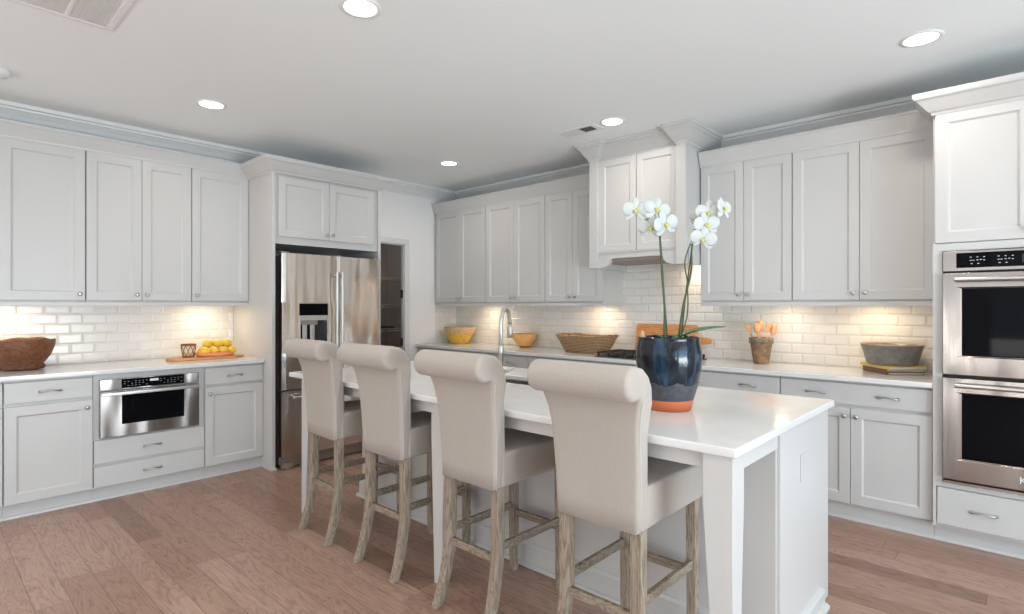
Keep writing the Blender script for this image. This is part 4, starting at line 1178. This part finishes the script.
# utensil crock
cr = thing('utensil_crock', 'brown clay crock holding wooden utensils', 'crock', (-1.460, 4.42, Z0), 0)
obj('pot', add_lathe(newbm(), [(0.052, 0), (0.055, 0.003), (0.077, 0.152), (0.086, 0.154), (0.088, 0.196), (0.083, 0.200), (0.077, 0.196), (0.073, 0.15), (0.049, 0.010), (0.01, 0.008)], 32), 'crock', cr, smooth=True)
UT_N = [0]
def utensil(kind, az, lean, L, label, roll=0, off=0.03):
    lat = (-0.040, 0.024, -0.008, 0.008, -0.024, 0.040)[UT_N[0]]; UT_N[0] += 1
    o_ = thing('wooden_utensil', label, 'utensil', (0, 0, 0), 0, 'wooden utensils in the clay crock')
    bm = newbm(); add_tube(bm, [(0, 0, 0), (0, 0, L - 0.07)], [0.006, 0.0075], 8)
    obj('shaft', bm, 'spoon_wood', o_, smooth=True)
    bm = newbm()
    if kind == 'spoon':
        b2 = add_lathe(newbm(), [(0.004, -0.042), (0.018, -0.026), (0.024, 0.0), (0.020, 0.022), (0.008, 0.036)], 14); xform(b2, Matrix.Translation((0, 0, L - 0.035)) @ Matrix.Diagonal((1.15, 0.4, 1.15, 1))); bm = merge(bm, b2)
    else:
        add_prism(bm, [(-0.007, L - 0.08), (0.007, L - 0.08), (0.022, L - 0.035), (0.023, L), (-0.019, L + 0.006), (-0.021, L - 0.035)], -0.003, 0.003, 'y')
    obj('head', bm, 'spoon_wood', o_, smooth=(kind == 'spoon'), bevel=0 if kind == 'spoon' else 0.002)
    q = Matrix.Translation((-1.460, 4.42, Z0 + 0.012)) @ Matrix.Rotation(R(roll), 4, 'Z') @ Matrix.Translation((0, lat, 0)) @ Matrix.Rotation(R(az - roll), 4, 'Z') @ Matrix.Translation((-0.012, 0, 0)) @ Matrix.Rotation(R(lean), 4, 'Y') @ Matrix.Rotation(R(roll - az), 4, 'Z')
    o_.matrix_world = q
    loc, rot, _ = q.decompose(); o_.rotation_mode = 'QUATERNION'; o_.location = loc; o_.rotation_quaternion = rot
utensil('spoon', 43, 20, 0.300, 'wooden spoon in the clay crock, leaning furthest towards the oven', 43)
utensil('spatula', 223, 21, 0.300, 'flat wooden spatula in the crock leaning furthest towards the orchid', 43)
utensil('spoon', 223, 11, 0.300, 'wooden spoon in the crock standing between spatula and centre', 43)
utensil('spoon', 43, 2, 0.310, 'upright wooden spoon in the middle of the crock', 43)
utensil('spatula', 43, 12, 0.305, 'flat wooden spatula in the crock on the oven side of the middle spoon', 43)
utensil('spoon', 223, 5, 0.305, 'wooden spoon at the back of the clay crock', 43)
# books and bowl
def book(name, label, loc, rotz, w, d, h, cover):
    b = thing(name, label, 'book', loc, rotz)
    obj('cover', merge(bx(-w / 2, -d / 2, 0, w / 2, d / 2, 0.003), bx(-w / 2, -d / 2, h - 0.003, w / 2, d / 2, h), bx(-w / 2, -d / 2, 0.003, -w / 2 + 0.003, d / 2, h - 0.003)), cover, b)
    obj('pages', bx(-w / 2 + 0.0035, -d / 2 + 0.004, 0.0032, w / 2 - 0.005, d / 2 - 0.004, h - 0.0032), 'paper', b)
book('book', 'thin book with brown spine at the bottom of the stack', (-0.620, 4.405, Z0), R(40), 0.225, 0.275, 0.018, 'brown_cover')
book('book', 'book with pale pages and brown spine, middle of the stack', (-0.622, 4.41, Z0 + 0.0185), R(38), 0.230, 0.280, 0.016, 'brown_cover')
book('book', 'yellow book on top of the stack under the grey bowl', (-0.622, 4.41, Z0 + 0.035), R(42), 0.24, 0.30, 0.020, 'yellow_cover')
gb = thing('stoneware_bowl', 'wide grey stoneware bowl on a stack of books by the oven', 'bowl', (-0.622, 4.385, Z0 + 0.0555), 0)
obj('vessel', add_lathe(newbm(), [(0.128, 0), (0.138, 0.004), (0.150, 0.040), (0.162, 0.085), (0.173, 0.122), (0.178, 0.132), (0.175, 0.137), (0.168, 0.130), (0.155, 0.085), (0.13, 0.02), (0.02, 0.010)], 44), 'grey_bowl', gb, smooth=True)

# ================================================================== CEILING FIXTURES AND LAMPS
CANS = [(-4.12, 1.42, 'recessed downlight over the left run of cabinets'), (-2.27, 1.43, 'recessed downlight in the open ceiling above the middle island stools'), (-4.11, 3.575, 'recessed downlight by the pantry corner'),
        (-2.27, 3.60, 'recessed downlight beside the small air vent before the hood'), (-0.378, 3.57, 'recessed downlight before the oven tower'),
        (-0.378, 1.43, 'recessed downlight above the open end of the island'), (-4.12, -0.75, 'recessed downlight over the outer left cabinets'), (-2.27, -0.75, 'recessed downlight in the middle of the rear room'), (-0.378, -0.75, 'recessed downlight behind the island end'), (1.5, 1.43, 'recessed downlight near the glazed door'), (1.5, -0.75, 'recessed downlight in the rear corner by the glazed door')]
c0 = None
for x, y, l in CANS:
    if c0 is None:
        c0 = thing('ceiling_light', l, 'ceiling light', (x, y, H), 0, 'recessed ceiling lights')
        obj('trim_ring', add_lathe(newbm(), [(0.096, -0.0002), (0.094, -0.005), (0.078, -0.007), (0.074, -0.004), (0.074, -0.0002)], 32, cap0=False, cap1=False), 'white_plastic', c0, smooth=True)
        obj('diffuser', add_lathe(newbm(), [(0.074, -0.0035), (0.05, -0.0045), (0.01, -0.005)], 28, cap0=False), 'lamp', c0)
    else: dup(c0, (x, y, H), 0, l)
    li = bpy.data.lights.new('downlight_lamp', 'AREA'); li.shape = 'DISK'; li.size = 0.13; li.energy = 3.9; li.color = (1.0, 0.90, 0.80); li.spread = R(158)
    lo_ = bpy.data.objects.new('downlight_lamp', li); C.objects.link(lo_); lo_.location = (x, y, H - 0.012)
pk = [(-5.12, 0.50, 'under the left wall cabinets by the brown bowl'), (-5.12, 1.74, 'under the left wall cabinets by the refrigerator'), (-4.45, 4.40, 'under the corner cabinet by the yellow bowl'), (-2.98, 4.40, 'under the cabinet beside the hood'), (-1.30, 4.40, 'above the utensil crock'), (-0.72, 4.40, 'above the grey bowl')]
p0 = None
for x, y, l in pk:
    if p0 is None:
        p0 = thing('cabinet_light', 'round warm puck light ' + l, 'light', (x, y, UB), 0, 'under cabinet puck lights')
        obj('housing', add_lathe(newbm(), [(0.036, 0.0), (0.036, -0.010), (0.030, -0.012), (0.030, -0.008)], 20, cap0=False, cap1=False), 'white_plastic', p0)
        obj('lens', add_lathe(newbm(), [(0.030, -0.008), (0.01, -0.0085)], 20, cap0=False), 'puck', p0)
    else: dup(p0, (x, y, UB), 0, 'round warm puck light ' + l)
    li = bpy.data.lights.new('puck_lamp', 'AREA'); li.shape = 'DISK'; li.size = 0.10; li.energy = 1.35 if x < -2 or x > -1 else 0.8; li.color = (1.0, 0.78, 0.52)
    lo_ = bpy.data.objects.new('puck_lamp', li); C.objects.link(lo_); lo_.location = (x, y, UB - 0.014)
li = bpy.data.lights.new('hood_lamp', 'AREA'); li.shape = 'DISK'; li.size = 0.06; li.energy = 1.3; li.color = (1.0, 0.82, 0.60)
for x in (-2.0,):
    lo_ = bpy.data.objects.new('hood_lamp', li); C.objects.link(lo_); lo_.location = (x, 4.45, 1.728)
dup(c0, (-5.9, 3.6, H), 0, 'unseen downlight added to brighten the dim pantry')  # unseen fixture and its fill light, added to lift the pantry interior
li = bpy.data.lights.new('added_pantry_fill', 'AREA'); li.shape = 'DISK'; li.size = 0.13; li.energy = 2.2; li.color = (1.0, 0.93, 0.86)
lo_ = bpy.data.objects.new('added_pantry_fill', li); C.objects.link(lo_); lo_.location = (-5.9, 3.6, H - 0.012)
# return-air grille and small supply vent
vg = thing('ceiling_vent', 'large white return air grille in the ceiling', 'vent', (-3.09, 0.40, H), 0)
obj('frame', merge(bx(-0.30, -0.30, -0.008, 0.30, -0.27, -0.0003), bx(-0.30, 0.27, -0.008, 0.30, 0.30, -0.0003), bx(-0.30, -0.27, -0.008, -0.27, 0.27, -0.0003), bx(0.27, -0.27, -0.008, 0.30, 0.27, -0.0003), bx(-0.27, -0.085, -0.008, 0.27, -0.070, -0.0003), bx(-0.27, 0.105, -0.008, 0.27, 0.120, -0.0003)), 'white_plastic', vg, bevel=0.002)
bm = newbm()
for k in range(53):
    y = -0.266 + k * 0.0102
    b2 = bx(-0.27, -0.0055, -0.0007, 0.27, 0.0055, 0.0007); xform(b2, Matrix.Translation((0, y, -0.0050)) @ Matrix.Rotation(R(18), 4, 'X')); bm = merge(bm, b2)
obj('louvers', bm, 'white_plastic', vg)
sv = thing('ceiling_vent', 'small rectangular supply vent with dark slots by the hood', 'vent', (-2.575, 3.615, H), 0)
obj('plate', merge(bx(-0.175, -0.075, -0.006, 0.02, 0.075, -0.0003), bx(0.13, -0.075, -0.006, 0.175, 0.075, -0.0003), bx(0.02, -0.075, -0.006, 0.13, -0.05, -0.0003), bx(0.02, 0.05, -0.006, 0.13, 0.075, -0.0003)), 'white_plastic', sv, bevel=0.0015)
obj('backing', bx(0.02, -0.05, -0.0025, 0.13, 0.05, -0.0005), 'dark', sv)
obj('slats', merge(*[bx(0.02 + 0.0135 * k, -0.05, -0.006, 0.0235 + 0.0135 * k, 0.05, -0.003) for k in range(9)]), 'nickel', sv)
sd = obj('smoke_detector', add_lathe(newbm(), [(0.070, -0.0003), (0.070, -0.012), (0.055, -0.034), (0.02, -0.038)], 32), 'white_plastic', smooth=True, loc=(-4.455, 0.350, H))
tag(sd, 'small round white smoke detector at the edge of the ceiling', 'smoke detector')
# unseen ground outside the windows, kept pale to bounce light indoors
o = struct('ground_outside', bx(-14, -16, -0.3, 16, 14, -0.06), 'bounce_ground')
